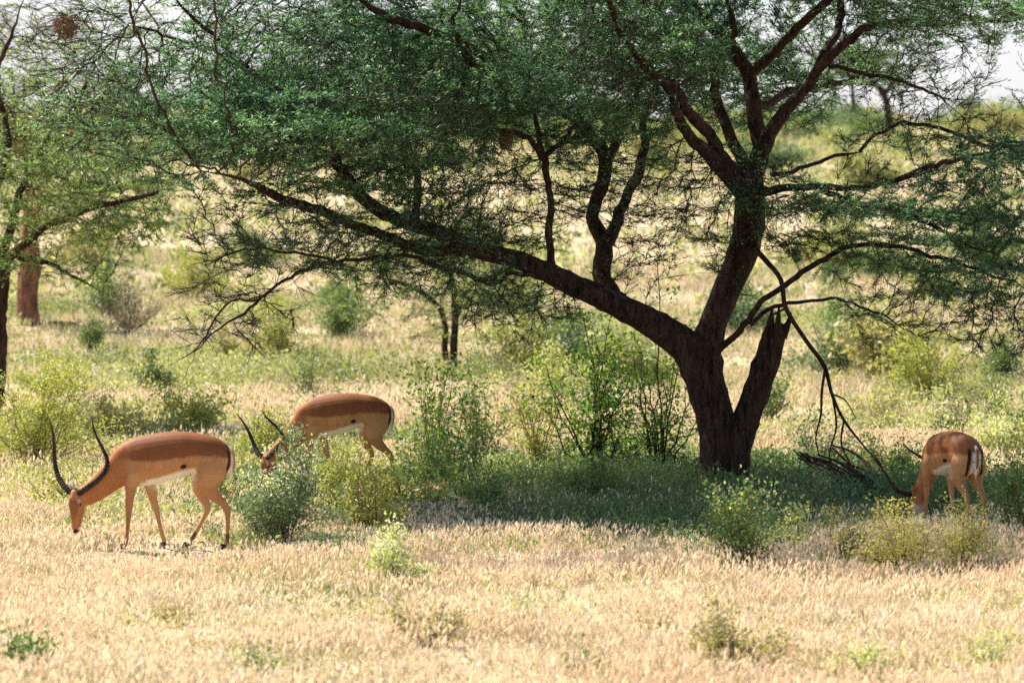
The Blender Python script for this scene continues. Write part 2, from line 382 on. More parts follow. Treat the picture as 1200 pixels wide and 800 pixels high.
def foliage_tree(name, limbs_px, D0, blobs_px, label, cat='tree', trunk_mat=None, leafL=0.046, leafW=0.0115, per=6, tw=0.17, nlv=14,
                 colA=(0.034, 0.112, 0.070), colB=(0.165, 0.315, 0.175), dens=1.0, step=0.10, kill=0.15, seed=1, extra_parts=(), group=None, layer=0.24, sides=12, twign=1.0, rscale=(1.0,), trough=0.10):
    sc = D0 / F_PX
    def conv(L, k=1.0):
        pts = []
        for q in L:
            p = at(q[0], q[1], D0 + (q[3] if len(q) > 3 else 0)); pts.append([p.x, p.y, p.z, q[2] * sc * k])
        return pts
    raw = [conv(L, rscale[min(i_, len(rscale) - 1)]) for i_, L in enumerate(limbs_px)]
    base = Vector(raw[0][0][:3]); base.z = float(H(base.x, base.y)); raw[0][0][2] = base.z - 0.12
    limbs = []
    for k, L in enumerate(raw):
        L = catmull(L, 0.07 if D0 < 60 else 0.3); L[:, 3] = np.maximum(L[:, 3], 0.003)
        rg = np.random.default_rng(seed * 100 + k); m = len(L)
        wob = np.cumsum(rg.normal(0, 1, (m, 3)), 0); wob -= np.linspace(0, 1, m)[:, None] * wob[-1]
        L[:, :3] += wob * (0.011 if k > 1 else 0.007) * np.minimum(1, 0.09 / np.maximum(L[:, 3:4], 0.02)) * (1 if D0 < 60 else 2)
        m = len(L); L[:, 3] *= np.clip((m - np.arange(m)) / (0.25 * m), 0.25, 1) if (k > 1 and L[-1, 3] < 0.06) else 1
        limbs.append(L)
    root = empty(name, base, label=label, cat=cat, group=group); B = np.array(base)
    blobs = []
    for (px, py, dy, rx, ry, rd, n, lf) in blobs_px:
        c = at(px, py, D0 + dy); blobs.append(((c.x, c.y, c.z), (rx * sc, rd, ry * sc), n, lf))
    parts = []
    for k, L in enumerate(limbs):
        ns = sides if L[:, 3].max() > 0.05 else 7
        parts.append(tube(L[:, :3] - B, L[:, 3], ns, trough if ns > 7 else 0.06, seed + k))
    V, F = join(parts); mk_mesh('trunk', V, F, trunk_mat or M_BARK, root, smooth=True)
    for (pname, Ls, mat) in extra_parts:
        pp = []
        for k, L in enumerate(Ls):
            L = catmull(conv(L, .62 if pname == 'dead_branch' else .88), 0.06); pp.append(tube(L[:, :3] - B, np.maximum(L[:, 3], 0.002), 14 if L[:, 3].max() > 0.06 else 6, 0.13 if L[:, 3].max() > 0.06 else 0.06, k))
        V, F = join(pp); mk_mesh(pname, V, F, mat, root, smooth=True)
    if blobs:
        N, par, rad, lfn, n0 = grow(limbs, blobs, dens, step, kill, layer=layer, seed=seed)
        idx = np.arange(n0, len(N)); pr = par[idx]
        rA = np.where(pr < n0, np.minimum(rad[pr], rad[idx] * 1.15), rad[pr]); rA = np.minimum(rA, rad[idx] * 1.5)
        Vb, Fb = prisms(N[pr] - B, N[idx] - B, rA, rad[idx], 5)
        # thin twiglets
        tip = idx[(rad[idx] < 0.0075)]
        rg = np.random.default_rng(seed + 50)
        reps = np.repeat(tip, per); dirp = nrm(N[reps] - N[par[reps]])
        d = nrm(dirp * 0.9 + rg.normal(0, 0.75, (len(reps), 3)) * np.array([1, 1, 0.35])); ln = tw * rg.uniform(0.5, 1.4, len(reps))
        A_ = N[reps] - B; B_ = A_ + d * ln[:, None]
        Vt, Ft = prisms(A_, B_, np.full(len(A_), 0.0030 * twign), np.full(len(A_), 0.0016 * twign), 3)
        V, F = join([(Vb, Fb), (Vt, Ft)]); mk_mesh('branches', V, F, M_TWIG, root)
        # leaves
        sx, sy, sz = N[reps].T * (1.0 if D0 < 60 else 0.4)
        nz = (np.sin(sx * 2.3 + sz * 3 + seed) + np.sin(sy * 2.0 - sx * 1.3 + 2) + np.sin(sz * 11 + sx * 1.1 + sy) + np.sin(sx * 4.7 - sy * 3.9 + sz * 6)) / 4
        lf = lfn[reps] * np.clip(0.82 + 1.25 * nz, 0.10, 1.0); q = np.repeat(np.arange(len(reps)), nlv); q = q[rg.random(len(q)) < lf[q]]
        t = rg.uniform(0.0, 1.08, len(q)); P = A_[q] + d[q] * (ln[q] * t)[:, None] + rg.normal(0, 0.008, (len(q), 3))
        sd_ = nrm(np.cross(d[q], np.array([0, 0, 1.0])) + 1e-6) * rg.choice([-1, 1], (len(q), 1))
        ld = nrm(d[q] * 0.65 + sd_ * 0.8 + rg.normal(0, 0.28, (len(q), 3)) + np.array([0, 0, 0.12])); L_ = leafL * rg.uniform(0.6, 1.35, len(q))
        V, F = leaves(P, ld, L_, leafW * rg.uniform(0.7, 1.4, len(q)), nrm(np.array([0, 0, 1.0]) + rg.normal(0, 0.55, (len(q), 3))))
        wP = P + B; cn = 0.45 + 0.45 * snoise(wP[:, 0], wP[:, 1] + 2.2 * wP[:, 2], 2.4, seed) + rg.normal(0, 0.2, len(q)); cn = np.clip(cn, 0, 1)[:, None]
        col = np.array(colA) + (np.array(colB) - np.array(colA)) * cn
        print(name, 'nodes', len(N), 'leaves', len(q))
        mk_mesh('crown', V, F, M_LEAF, root, colr=np.repeat(col, 4, 0))
        root['_n'] = 0; del root['_n']
        return root, N, rad
    return root, None, None

DT = ground(850, 574).y
print('tree distance', DT)
limbs = [
 [(852,583,36,0),(848,545,29,0),(842,505,25,0),(829,462,25,0),(818,425,27,0),(800,402,21,0),(760,374,18,-.1),(700,345,15,-.3),(640,319,12.5,-.6),(585,299,11,-.9),(535,284,10,-1.2),(480,262,9,-1.4),(435,243,8,-1.7),(408,214,7,-1.9),(385,190,5,-2.1),(340,165,4,-2.3),(290,150,3,-2.6)],
 [(826,450,24,0),(828,412,22,0),(838,378,18,.1),(852,345,18,.1),(868,308,19,.1),(878,270,20,.1),(881,235,20,.1),(884,205,16,.1),(893,165,11,.2),(884,125,10,.3),(877,88,9,.4),(862,62,9,.4),(845,40,8,.3),(822,18,7,.2),(800,-2,7,0),(775,-30,5,-.3)],
 [(545,292,8,-1.1),(492,290,7,-1.3),(440,268,6,-1.6),(380,240,6,-2),(320,222,5,-2.4),(285,208,4,-2.7),(235,200,3,-2.9)],
 [(648,322,6,-.5),(643,270,5.5,-.5),(637,212,5,-.5),(634,186,6,-.5),(612,160,4,-.8),(580,148,3.5,-1.1),(540,141,3,-1.4)],
 [(636,186,5,-.5),(656,168,4,-.3),(672,150,3.5,0),(690,120,3,.3)],
 [(634,188,5,-.5),(630,150,4,-.6),(622,120,3,-.8)],
 [(728,352,12,-.2),(708,318,12,0),(712,288,12,.1),(697,255,9,.2),(704,215,9,.2),(706,190,9,.2),(692,162,8,.3),(672,140,7,.4),(640,118,5,.6),(600,100,4,.9)],
 [(713,285,10,.1),(728,240,7,.3),(744,200,7,.5),(752,165,6,.6),(750,140,5,.7),(770,110,4,1.0),(800,90,3,1.3)],
 [(706,195,8,.2),(722,165,6,.3),(730,140,5,.1),(745,110,4,-.2),(740,80,3.5,-.4)],
 [(488,264,6,-1.3),(496,232,5.5,-1.1),(486,200,5,-.9),(470,170,4,-.7)],
 [(656,334,5,-.6),(602,320,5,-.9),(582,337,4.5,-1.1),(528,324,4.5,-1.4),(467,302,4,-1.7),(400,309,4,-2),(355,320,3.5,-2.2),(303,351,3,-2.5),(253,391,2.5,-2.7),(234,410,2,-2.8),(215,447,1.4,-2.9),(192,473,.9,-3)],
 [(303,351,2.2,-2.5),(262,357,2,-2.6),(240,392,1.6,-2.7),(222,412,1.2,-2.8),(194,429,.9,-2.9)],
 [(400,309,3,-2),(345,300,2.5,-2.2),(300,290,2,-2.4),(262,300,1.6,-2.5),(240,330,1.2,-2.6)],
 [(875,228,15,0),(848,208,12,-.2),(822,182,10,-.4),(803,160,8,-.6),(790,130,6,-.8),(768,95,5,-1.1),(742,60,4,-1.4),(700,30,3,-1.7)],
 [(880,215,12,0),(866,182,9,.2),(850,150,8,.3),(836,116,7.5,.4),(833,78,6.5,.3),(843,57,6,.2),(856,30,5,0),(850,0,4.5,-.2),(845,-30,4,-.5)],
 [(862,205,10,0),(838,170,9,-.3),(814,132,7.5,-.6),(796,103,6,-.9),(768,82,5,-1.2),(738,62,4,-1.6)],
 [(877,90,9,.4),(900,68,8,.3),(922,45,7,.1),(946,20,6.5,-.1),(970,0,6,-.3),(998,-25,5,-.5)],
 [(886,195,13,.1),(905,155,11,.0),(926,125,9.5,-.1),(944,100,8.5,-.2),(956,82,8,-.3),(978,58,7,-.4),(1005,41,6,-.5),(1052,30,5.5,-.6),(1100,33,5,-.8),(1140,28,4,-1),(1180,31,3.5,-1.2),(1220,20,3,-1.4)],
 [(956,82,8,-.3),(963,58,7,-.1),(981,30,6,.1),(985,0,6,.3),(986,-30,5,.5)],
 [(970,80,3.5,-.3),(1000,87,3,-.5),(1036,95,3,-.6),(1097,110,2.2,-.8),(1120,130,1.6,-.9)],
 [(828,424,8,.0),(846,408,7,-.1),(874,384,6.5,-.2),(888,360,6,-.3),(935,318,5.5,-.5),(982,290,5,-.7),(1030,286,4.5,-.9),(1090,300,4,-1.1),(1140,312,3.5,-1.3),(1190,332,3,-1.5),(1230,350,2,-1.6)],
 [(880,379,4.5,-.2),(911,360,4,-.2),(952,357,3.2,-.1),(990,351,3,0),(1035,368,2.4,.1),(1075,395,2,.2)],
 [(890,222,8,0),(925,222,6.5,-.3),(962,226,6,-.6),(1015,224,5,-.9),(1052,214,5,-1.1),(1088,197,4.5,-1.3),(1140,188,4,-1.5),(1200,172,3,-1.7)],
 [(962,226,5,-.6),(1010,245,4,-.8),(1060,262,3.5,-1),(1120,285,3,-1.2),(1170,300,2.5,-1.4)],
 [(1010,178,3,.3),(1030,164,3,.2),(1060,152,3.2,.1),(1104,156,3,0),(1140,166,3,-.1),(1165,174,3,-.2),(1210,165,2.4,-.3)],
 [(905,205,4,0),(950,190,3.4,.2),(985,183,3,.3),(1012,178,2.6,.3)],
 [(862,62,6,.4),(800,50,5,1.2),(720,40,4.5,2.0),(640,35,4,2.6)],
 [(884,125,7,.3),(930,105,6,1.2),(990,95,5,2.1),(1050,85,4,2.8)],
 [(800,-2,6,0),(730,-25,5,-.8),(650,-30,4.5,-1.4),(560,-15,4,-1.9)],
 [(672,140,6,.4),(640,110,6,-.4),(590,100,6.5,-1.2),(560,78,6.5,-1.8),(540,62,6,-2.0),(530,30,5,-2.2),(538,0,4,-2.3),(520,-30,3,-2.4)],
 [(590,100,5,-1.2),(560,66,6,-1.6),(500,40,7,-1.9),(470,24,7,-2.1),(440,6,6,-2.2),(400,-20,5,-2.3)],
 [(408,214,5,-1.9),(360,130,4,-1.6),(290,85,4,-1.5),(245,45,3.5,-1.6),(205,0,3,-1.8),(190,-30,3,-2)],
 [(742,60,4,-1.4),(720,20,4,-2.2),(700,-30,3.5,-3.0),(660,-60,3,-3.8)],
 [(985,-30,5,.5),(960,-60,4,-1.5),(900,-80,3,-3.2)],
 [(290,85,3.5,-1.5),(240,55,3,-1.5),(190,40,2.6,-1.6),(150,30,2,-1.7)],
]
Z_ = 0.0
blobs = [ # px, py, dy, rx, ry, rdepth, n, leaf
 (390,155,-2.3,190,55,1.5,2500,1.0),
 (240,150,-2.2,110,55,1.4,560,.95),
 (345,115,2.0,120,42,1.3,520,.9),
 (470,100,.3,230,60,1.9,1250,1.0),
 (330,60,-.8,190,60,2.2,760,.6),
 (560,50,1.6,260,60,2.4,1500,.95),
 (620,115,-1.2,150,32,2.0,620,.95),
 (740,55,-.9,110,60,1.8,600,.85),
 (700,128,-.3,100,24,1.5,360,.9),(830,90,2.4,120,70,1.2,520,.9),
 (600,-40,0,420,60,3.4,1700,.8),
 (680,-70,-3.6,400,45,1.8,1000,.85),
 (480,-75,-5.2,430,38,1.1,750,.85),
 (900,-60,0.6,320,50,2.8,900,.8),
 (900,110,2.0,110,55,1.2,420,.8),
 (900,205,-.7,45,40,.5,130,.9),
 (950,245,-.8,75,45,.8,300,.9),
 (1000,60,1.8,130,45,1.5,230,.75),
 (1130,15,-.8,130,45,1.6,480,.55),
 (1060,-20,0,200,35,2.2,500,.7),
 (1080,265,-1.0,130,42,.9,820,.95),
 (1165,330,-1.3,90,40,.8,360,.75),
 (1180,185,-1.6,70,32,.8,230,.8),
 (1090,160,-.3,100,40,1.0,150,.35),
 (1080,100,-.7,90,30,.8,90,.2),
 (1180,390,-1.2,60,45,.6,150,.25),
 (1080,360,-.3,100,50,.6,230,.35),
 (150,40,-1.6,130,50,1.2,230,.15),
 (120,110,-2.2,90,60,1.1,260,.5),
 (330,270,-2.2,110,55,.9,420,.28),
 (480,300,-1.6,130,60,1.0,480,.38),
 (560,255,-.9,110,65,1.0,340,.22),
 (600,365,-.9,90,30,.7,90,.3),
 (280,350,-2.5,75,65,.5,150,.10),
 (700,190,.2,110,60,1.0,280,.28),
 (800,230,-.5,80,80,.8,240,.15),
 (480,215,-1.5,110,25,1.2,260,.8),
]
dead = [
 [(872,278,6,.1),(897,305,5.5,-.3),(915,328,5,-.4),(921,361,5,-.4),(944,398,4.4,-.4),(966,429,4.5,-.4),(975,462,3.5,-.4),(989,492,3,-.5),(1012,522,2,-.5),(1036,548,1.2,-.6)],
 [(967,432,3,-.4),(963,460,2.5,-.4),(962,485,2.2,-.3),(956,514,1.4,-.3),(962,540,1,-.3)],
 [(976,466,2.4,-.4),(980,500,2,-.5),(972,530,1.5,-.5),(975,556,1,-.6)],
 [(989,492,2,-.5),(986,520,1.7,-.5),(1000,550,1.2,-.6)],
 [(975,462,2,-.4),(990,468,1.4,-.4),(1003,490,1,-.5)],
 [(921,361,2.4,-.4),(903,372,2,-.3),(898,392,1.2,-.3)],
]
stub = [[(856,560,22,-.1),(862,530,20,-.1),(871,500,19,-.1),(885,465,18,-.1),(897,430,17,-.1),(906,400,15.5,-.1),(911,388,12,-.1),(915,378,4,-.1)],
        [(902,398,9,-.12),(903,378,5,-.12),(905,361,1.2,-.12)], [(916,395,8,-.1),(924,378,4,-.1),(927,366,1.0,-.1)], [(910,396,7,-.2),(912,376,4,-.2),(913,357,.8,-.2)], [(896,408,7,-.15),(896,392,4,-.2),(898,382,1,-.2)]]
main_tree, TN, TR = foliage_tree('umbrella_acacia', limbs, DT, blobs, 'large dark umbrella acacia leaning left over the grazing antelopes', 'tree',
    extra_parts=[('dead_branch', dead, M_BARK), ('broken_stub', stub, M_BARK)], seed=3, sides=18, rscale=(.92, .90, .9, .8, .8, .8, .88, .88, .85, .85, .55, .6, .6, .8, .8, .8, .8, .74, .74, .74, .6, .62, .72))
for ch in main_tree.children:
    if ch.name.startswith('dead_branch'): ch['label'] = 'bare dead branch hanging down right of the trunk'
    if ch.name.startswith('broken_stub'): ch['label'] = 'broken splintered stub forking from the trunk base'

def simple_tree(name, base_px, D, limbs, blobs, label, **k):
    return foliage_tree(name, limbs, D, blobs, label, **k)

D2 = 42.0
T2 = foliage_tree('acacia_tree', [
 [(-9,512,12),(-6,450,10),(-3,400,9),(2,340,9),(4,308,8),(-10,280,6),(-30,240,5,.5),(-60,190,4,1)],
 [(3,312,6),(25,290,4.5,-.4),(60,262,4,-.8),(105,245,3.5,-1.2),(150,235,3,-1.5),(185,225,2,-1.7)],
 [(3,310,6),(12,262,5,.3),(30,200,4.5,.5),(62,150,4,.5),(100,95,3,.4),(120,50,2.5,.3)],
 [(15,296,4,-.3),(50,305,3,-.6),(90,325,2,-.8),(120,342,1.5,-.9)],
 [(-10,280,5),(-5,210,4.5,-.5),(10,150,4,-.9),(0,90,3,-1.3),(20,30,2.2,-1.5),(35,-20,1.5,-1.6)]], D2,
 [(60,200,-.5,120,70,1.6,1300,1.0),(130,240,-1.2,80,45,1.0,560,1.0),(30,290,-.6,60,30,.8,160,.7),(60,90,.2,110,60,1.6,420,.32),(-20,120,0,100,100,2,600,.5),
  (80,20,.3,120,40,1.6,220,.15),(100,305,-.8,50,25,.5,80,.5),(170,190,-1.0,50,50,.8,160,.7)],
 'pale green acacia at the left edge with a thin dark trunk', seed=9, colA=(0.15,0.25,0.09), colB=(0.32,0.42,0.18), leafL=.052, leafW=.017, per=4, tw=.15, nlv=12, kill=.17, step=.12)
D3 = ground(33, 382).y
foliage_tree('red_barked_tree', [
 [(33,386,17),(34,374,13.5),(31,345,12),(35,312,12.8),(33,280,11),(36,240,10.5),(30,190,9,.5),(20,150,7,1),(-10,110,5,1)],
 [(35,250,8),(55,200,6,-.5),(80,165,5,-1),(95,120,4,-1)], [(30,190,7),(15,160,6,-.5),(0,140,5,-1),(-30,130,4,-1)]], D3,
 [(10,140,0,90,50,2,300,.5),(80,120,0,80,50,2,260,.6),(0,60,0,120,50,2.5,300,.5)],
 'tree with a thick brick red trunk on the left slope', trunk_mat=M_REDBARK, trough=.22, seed=12, colA=(0.09,0.09,0.05), colB=(0.17,0.17,0.08), leafL=.09, leafW=.03, kill=.35, step=.2, tw=.25, nlv=5, layer=.4)
D4 = ground(527, 442).y
foliage_tree('small_acacia', [
 [(530,445,5.5),(532,420,4.5),(534,395,4.2),(536,370,4),(545,345,3),(575,325,2.2),(600,312,1.5)],
 [(524,440,4.5,.1),(522,410,3.8,.1),(522,380,3.5,.1),(512,355,3,.1),(480,335,3),(440,325,2)],
 [(533,372,4),(530,340,4),(520,310,3),(515,280,2)]], D4,
 [(520,335,0,110,35,2.0,420,.8),(450,350,-.5,60,25,1.2,150,.7),(590,330,.4,55,30,1.2,150,.7),(520,285,.5,90,25,1.5,260,.7),(480,372,-.5,50,20,.8,80,.6)],
 'small double stemmed acacia seen far behind the big acacia limb', seed=15, per=4, colA=(0.11,0.16,0.05), colB=(0.22,0.27,0.09), leafL=.08, leafW=.022, kill=.28, step=.16, tw=.2, nlv=6)
D5 = 228.0
foliage_tree('flat_topped_acacia', [
 [(1046,165,4.5),(1042,135,4),(1036,112,3.6),(1024,98,3),(1005,92,2.2),(985,88,1.5)],
 [(1036,112,3),(1046,98,2.4),(1052,84,1.6)], [(1004,160,2.6),(1000,125,2.4),(998,100,2),(992,84,1.4)]], D5,
 [(1005,72,0,52,16,2.5,420,.9),(1035,92,0,30,9,1.6,160,.8),(975,90,0,25,9,1.2,90,.7)],
 'hazy flat topped acacia on the skyline right of the big acacia', seed=21, colA=(0.06,0.09,0.05), colB=(0.12,0.15,0.08), leafL=.24, leafW=.09, kill=.5, step=.35, tw=.5, nlv=6, layer=.6, twign=5)
D6 = 170.0
foliage_tree('bushy_tree', [[(140,190,5),(140,150,4),(138,120,3),(136,98,2)], [(140,150,3),(150,125,2.4),(158,108,1.5)], [(140,150,3),(126,128,2.4),(118,112,1.5)]], D6,
 [(138,106,0,26,22,1.3,300,1),(142,130,0,34,20,1.6,300,1),(120,140,0,22,20,1.2,120,1)],
 'dense rounded dark tree on the skyline behind the left acacia', seed=23, colA=(0.04,0.08,0.04), colB=(0.08,0.14,0.06), leafL=.2, leafW=.09, kill=.35, step=.25, tw=.4, nlv=7, twign=4)

# ------------------------------------------------------------------ shrubs
def bush_parts(W_, H_, n_st, n_lf, ls, colA, colB, seed, mat_stem=None, flower=0, fl_col=(0.75, 0.75, 0.62), spread=1.0, lw=0.5, clump=0.10, low=0.1, depth=0.85, stem_r=0.006, root=None):
    rg = np.random.default_rng(seed); segs = []; tips = []
    for s in range(n_st):
        a = rg.uniform(0, 6.283); r = math.sqrt(rg.random()) * (1 + 0.28 * math.sin(2 * a + seed) + 0.2 * math.sin(3 * a + seed * 2.3)); zt = H_ * max(0.25, 1 - 0.5 * r * r) * rg.uniform(0.4, 1.12) * (1 + 0.25 * math.sin(a + seed * 1.7))
        end = np.array([math.cos(a) * r * W_ / 2, math.sin(a) * r * W_ / 2 * depth, zt])
        p0 = np.array([rg.normal(0, W_ * 0.05), rg.normal(0, W_ * 0.05), -0.03]); c = p0 * 0.5 + end * 0.5 + np.array([0, 0, -0.1 * H_ * r]) * rg.uniform(-1, 1) + rg.normal(0, 0.05 * W_, 3)
        n = 6; t = np.linspace(0, 1, n + 1)[:, None]; P = (1 - t) ** 2 * p0 + 2 * t * (1 - t) * c + t * t * end
        P += rg.normal(0, 0.012 * H_, P.shape)
        rr = stem_r * (1.1 - 0.75 * t[:, 0]); segs.append((P[:-1], P[1:], rr[:-1], rr[1:]))
        for k in range(2, n + 1):
            tips.append(P[k])
            for q in range(2):
                d = rg.normal(0, 1, 3); d[2] = abs(d[2]) * 0.7; d /= np.linalg.norm(d); e = P[k] + d * H_ * rg.uniform(0.08, 0.22)
                segs.append((P[k][None], e[None], np.array([stem_r * .4]), np.array([stem_r * .2]))); tips.append(e)
    A = np.concatenate([s[0] for s in segs]); Bv = np.concatenate([s[1] for s in segs]); ra = np.concatenate([s[2] for s in segs]); rb = np.concatenate([s[3] for s in segs])
    V, F = prisms(A, Bv, ra, rb, 4); mk_mesh('stems', V, F, mat_stem or M_STEM, root)
    T = np.array(tips); T = T[T[:, 2] > low * H_]
    wts = 0.3 + T[:, 2] / H_; wts /= wts.sum(); ci = rg.choice(len(T), n_lf, p=wts)
    P = T[ci] + rg.normal(0, clump * 0.5, (n_lf, 3)) * np.array([1, 1, 0.8]); P[:, 2] = np.abs(P[:, 2])
    d = nrm(rg.normal(0, 1, (n_lf, 3)) + np.array([0, 0, 0.5])); L_ = ls * rg.uniform(0.6, 1.3, n_lf)
    V, F = leaves(P, d, L_, L_ * lw * rg.uniform(0.7, 1.3, n_lf))
    cr = rg.random(len(T)); cn = np.clip(cr[ci] * 0.7 + rg.normal(0.15, 0.18, n_lf), 0, 1)[:, None]
    col = np.array(colA) + (np.array(colB) - np.array(colA)) * cn
    if flower:
        top = T[T[:, 2] > 0.55 * H_]; top = top if len(top) else T
        ci = rg.choice(len(top), flower); P = top[ci] + rg.normal(0, clump * 0.4, (flower, 3)) + np.array([0, 0, clump * 0.3])
        d = nrm(rg.normal(0, 1, (flower, 3)) + np.array([0, 0, 1.2])); L_ = ls * 0.7 * rg.uniform(0.6, 1.3, flower)
        V2, F2 = leaves(P, d, L_, L_ * 0.6); F = np.concatenate([F, F2 + len(V)]); V = np.concatenate([V, V2]); col = np.concatenate([col, np.array(fl_col) * rg.uniform(0.8, 1.05, (flower, 1))])
    mk_mesh('foliage', V, F, M_HERB, root, colr=np.repeat(col, 4, 0))

YG = ((0.20, 0.24, 0.05), (0.42, 0.44, 0.13)); GG = ((0.07, 0.14, 0.045), (0.18, 0.27, 0.08)); BG = ((0.07, 0.12, 0.065), (0.20, 0.27, 0.15)); DG = ((0.035, 0.075, 0.03), (0.10, 0.17, 0.05))
OG = ((0.20, 0.19, 0.08), (0.42, 0.40, 0.20)); GR = ((0.22, 0.19, 0.15), (0.40, 0.36, 0.30)); PG = ((0.28, 0.34, 0.13), (0.56, 0.60, 0.32)); BR = ((0.05, 0.14, 0.02), (0.20, 0.36, 0.06))
SEED = [100]
def shrub(px, py, wpx, hpx, cols, label, cat='shrub', name='shrub', dens=1.0, ls=0.035, group=None, D=None, **k):
    p = ground(px, py) if D is None else at(px, py, D); p.z = float(H(p.x, p.y)); m = p.y / F_PX; SEED[0] += 1
    root = empty(name, p, label=label, cat=cat, group=group)
    W_, H_ = wpx * m, hpx * m; nst = k.pop('n_st', max(8, int(26 * math.sqrt(W_ * H_))))
    n_lf = int(dens * min(14000, 5200 * W_ * H_ * (0.035 / ls) ** 1.6 + 300))
    bush_parts(W_, H_, nst, n_lf, ls, cols[0], cols[1], SEED[0], root=root, **k); return root

shrub(326, 638, 145, 106, BG, 'blue green bush with pale flower tips between the two left antelopes', flower=900, ls=.030, dens=1.5)
shrub(428, 630, 135, 88, YG, 'loose yellow green bush in front of the middle antelope legs', ls=.030, dens=1.0)
shrub(462, 688, 112, 52, PG, 'low pale green bush with whitish flowers alone in the dry grass', flower=420, ls=.034, dens=1.3)
shrub(520, 585, 135, 112, GG, 'dark green leafy shrub behind the fallen brown branch', ls=.045, dens=0.8)
shrub(505, 560, 75, 130, BR, 'upright bright leafed shrub just right of the middle antelope rump', ls=.05, dens=0.45, name='leafy_sapling')
shrub(700, 560, 150, 205, BR, 'tall bright green sapling with bare brown stems under the leaning limb', 'sapling', 'leafy_sapling', ls=.052, dens=0.42, n_st=22, stem_r=.011, mat_stem=M_TWIG)
shrub(632, 555, 90, 175, YG, 'tall yellow green sapling beside the bright green sapling', 'sapling', 'leafy_sapling', ls=.045, dens=0.36, n_st=14)
shrub(770, 562, 110, 190, BR, 'open green sapling touching the left side of the acacia trunk', 'sapling', 'leafy_sapling', ls=.046, dens=0.34, n_st=18, stem_r=.010, mat_stem=M_TWIG)
shrub(872, 672, 105, 112, GG, 'straggly green bush in front of the acacia trunk base', ls=.034, dens=0.75, flower=120, fl_col=(.6,.6,.3))
shrub(858, 785, 150, 62, OG, 'olive bush low in the foreground grass at the bottom right', ls=.026, dens=1.2, mat_stem=M_STEM)
shrub(505, 760, 130, 58, OG, 'thin olive bush in the foreground grass at the bottom centre', ls=.026, dens=0.55)
shrub(12, 792, 75, 62, GG, 'small green bush at the bottom left corner', ls=.03, dens=0.9)
shrub(1058, 672, 90, 92, ((.34,.32,.08),(.58,.54,.20)), 'yellow twiggy bush in front of the right antelope head', ls=.024, dens=1.0)
shrub(1128, 668, 110, 72, ((.36,.34,.10),(.60,.56,.24)), 'low yellowish bush in front of the right antelope hind feet', ls=.024, dens=0.9)
shrub(1200, 630, 78, 110, GG, 'dark leafy bush directly right of the right antelope', ls=.036, dens=1.1)
shrub(1112, 606, 70, 50, GG, 'small leafy bush underneath the right antelope belly', ls=.034, dens=0.55)
shrub(1040, 568, 90, 70, GG, 'green shrub behind the right antelope head', ls=.036, dens=0.8)
shrub(970, 556, 110, 60, BG, 'low blue green shrub between the acacia trunk and dead branches', ls=.036, dens=0.8)
shrub(1120, 520, 60, 60, DG, 'small dark green shrub with bare stems behind the right antelope rump', ls=.04, dens=0.35)
shrub(1170, 540, 120, 60, PG, 'pale green flowering shrub at the right edge behind the antelope', flower=350, ls=.04)
shrub(1092, 474, 120, 92, YG, 'rounded yellow green bush on the slope above the right antelope', ls=.05)
shrub(1165, 500, 70, 60, GG, 'slender sprig bush at right between two pale bushes', ls=.045, dens=0.4)
shrub(985, 442, 130, 72, BG, 'wide bluish bush beyond the broken stub', ls=.055)
shrub(1000, 405, 120, 50, GG, 'green bush further behind the bluish bush', ls=.06)
shrub(1160, 320, 110, 60, GG, 'bright green bush on the upper slope near the right edge', ls=.09)
shrub(905, 500, 60, 70, GG, 'green shrub just right of the broken stub', ls=.045, dens=.7)
shrub(45, 548, 180, 112, YG, 'large yellow green bush behind the left antelope horns', ls=.040, flower=500, fl_col=(.62,.62,.34))
shrub(130, 520, 90, 60, OG, 'brownish olive bush behind the left antelope back', ls=.035, dens=.7)
shrub(222, 515, 130, 62, YG, 'yellow green bush left of the middle antelope horns', ls=.040)
shrub(300, 540, 90, 50, YG, 'low yellow green bush below the middle antelope horns', ls=.040)
shrub(110, 414, 44, 34, GG, 'small round green bush on bare ground near the red trunk', ls=.05, dens=1.2)
shrub(178, 458, 46, 42, DG, 'small dark green bush standing alone in the tan grass', ls=.05, dens=1.2)
shrub(152, 392, 80, 66, GR, 'grey leafless brush heap with dark twigs on the left slope', 'brush', 'brush_heap', ls=.05, dens=.35, n_st=40)
shrub(125, 372, 60, 75, GG, 'upright bluish green bush behind the grey brush heap', ls=.07, dens=.8)
shrub(325, 425, 80, 66, YG, 'yellow green bush below the drooping twigs', ls=.05)
shrub(270, 428, 60, 40, OG, 'low olive bush left of the drooping twigs', ls=.05)
shrub(358, 470, 60, 60, GG, 'thin leafy plant above the middle antelope shoulder', ls=.04, dens=.3)
shrub(395, 400, 90, 70, GG, 'green bush in the middle distance under the left limb', ls=.06)
shrub(620, 440, 110, 62, YG, 'yellow green bush behind the tall saplings', ls=.055)
shrub(580, 600, 120, 40, GG, 'low green shrub in the shade right of the fallen branch', ls=.034)
shrub(700, 590, 140, 44, GG, 'low shade shrub left of the acacia trunk base', ls=.034)
shrub(935, 606, 130, 48, BG, 'low bluish shrub in the shade right of the acacia trunk base', ls=.034)
shrub(380, 660, 70, 34, BG, 'small blue green plant low beside the shaded bush', ls=.028)
shrub(985, 655, 90, 50, OG, 'olive weed clump in front of the shade right of the trunk', ls=.028, dens=.8)
shrub(1160, 790, 120, 50, PG, 'pale green weeds in the bottom right corner', ls=.03, dens=.5)
shrub(1010, 795, 130, 40, PG, 'pale green weeds at the bottom edge right of the olive bush', ls=.03, dens=.5)

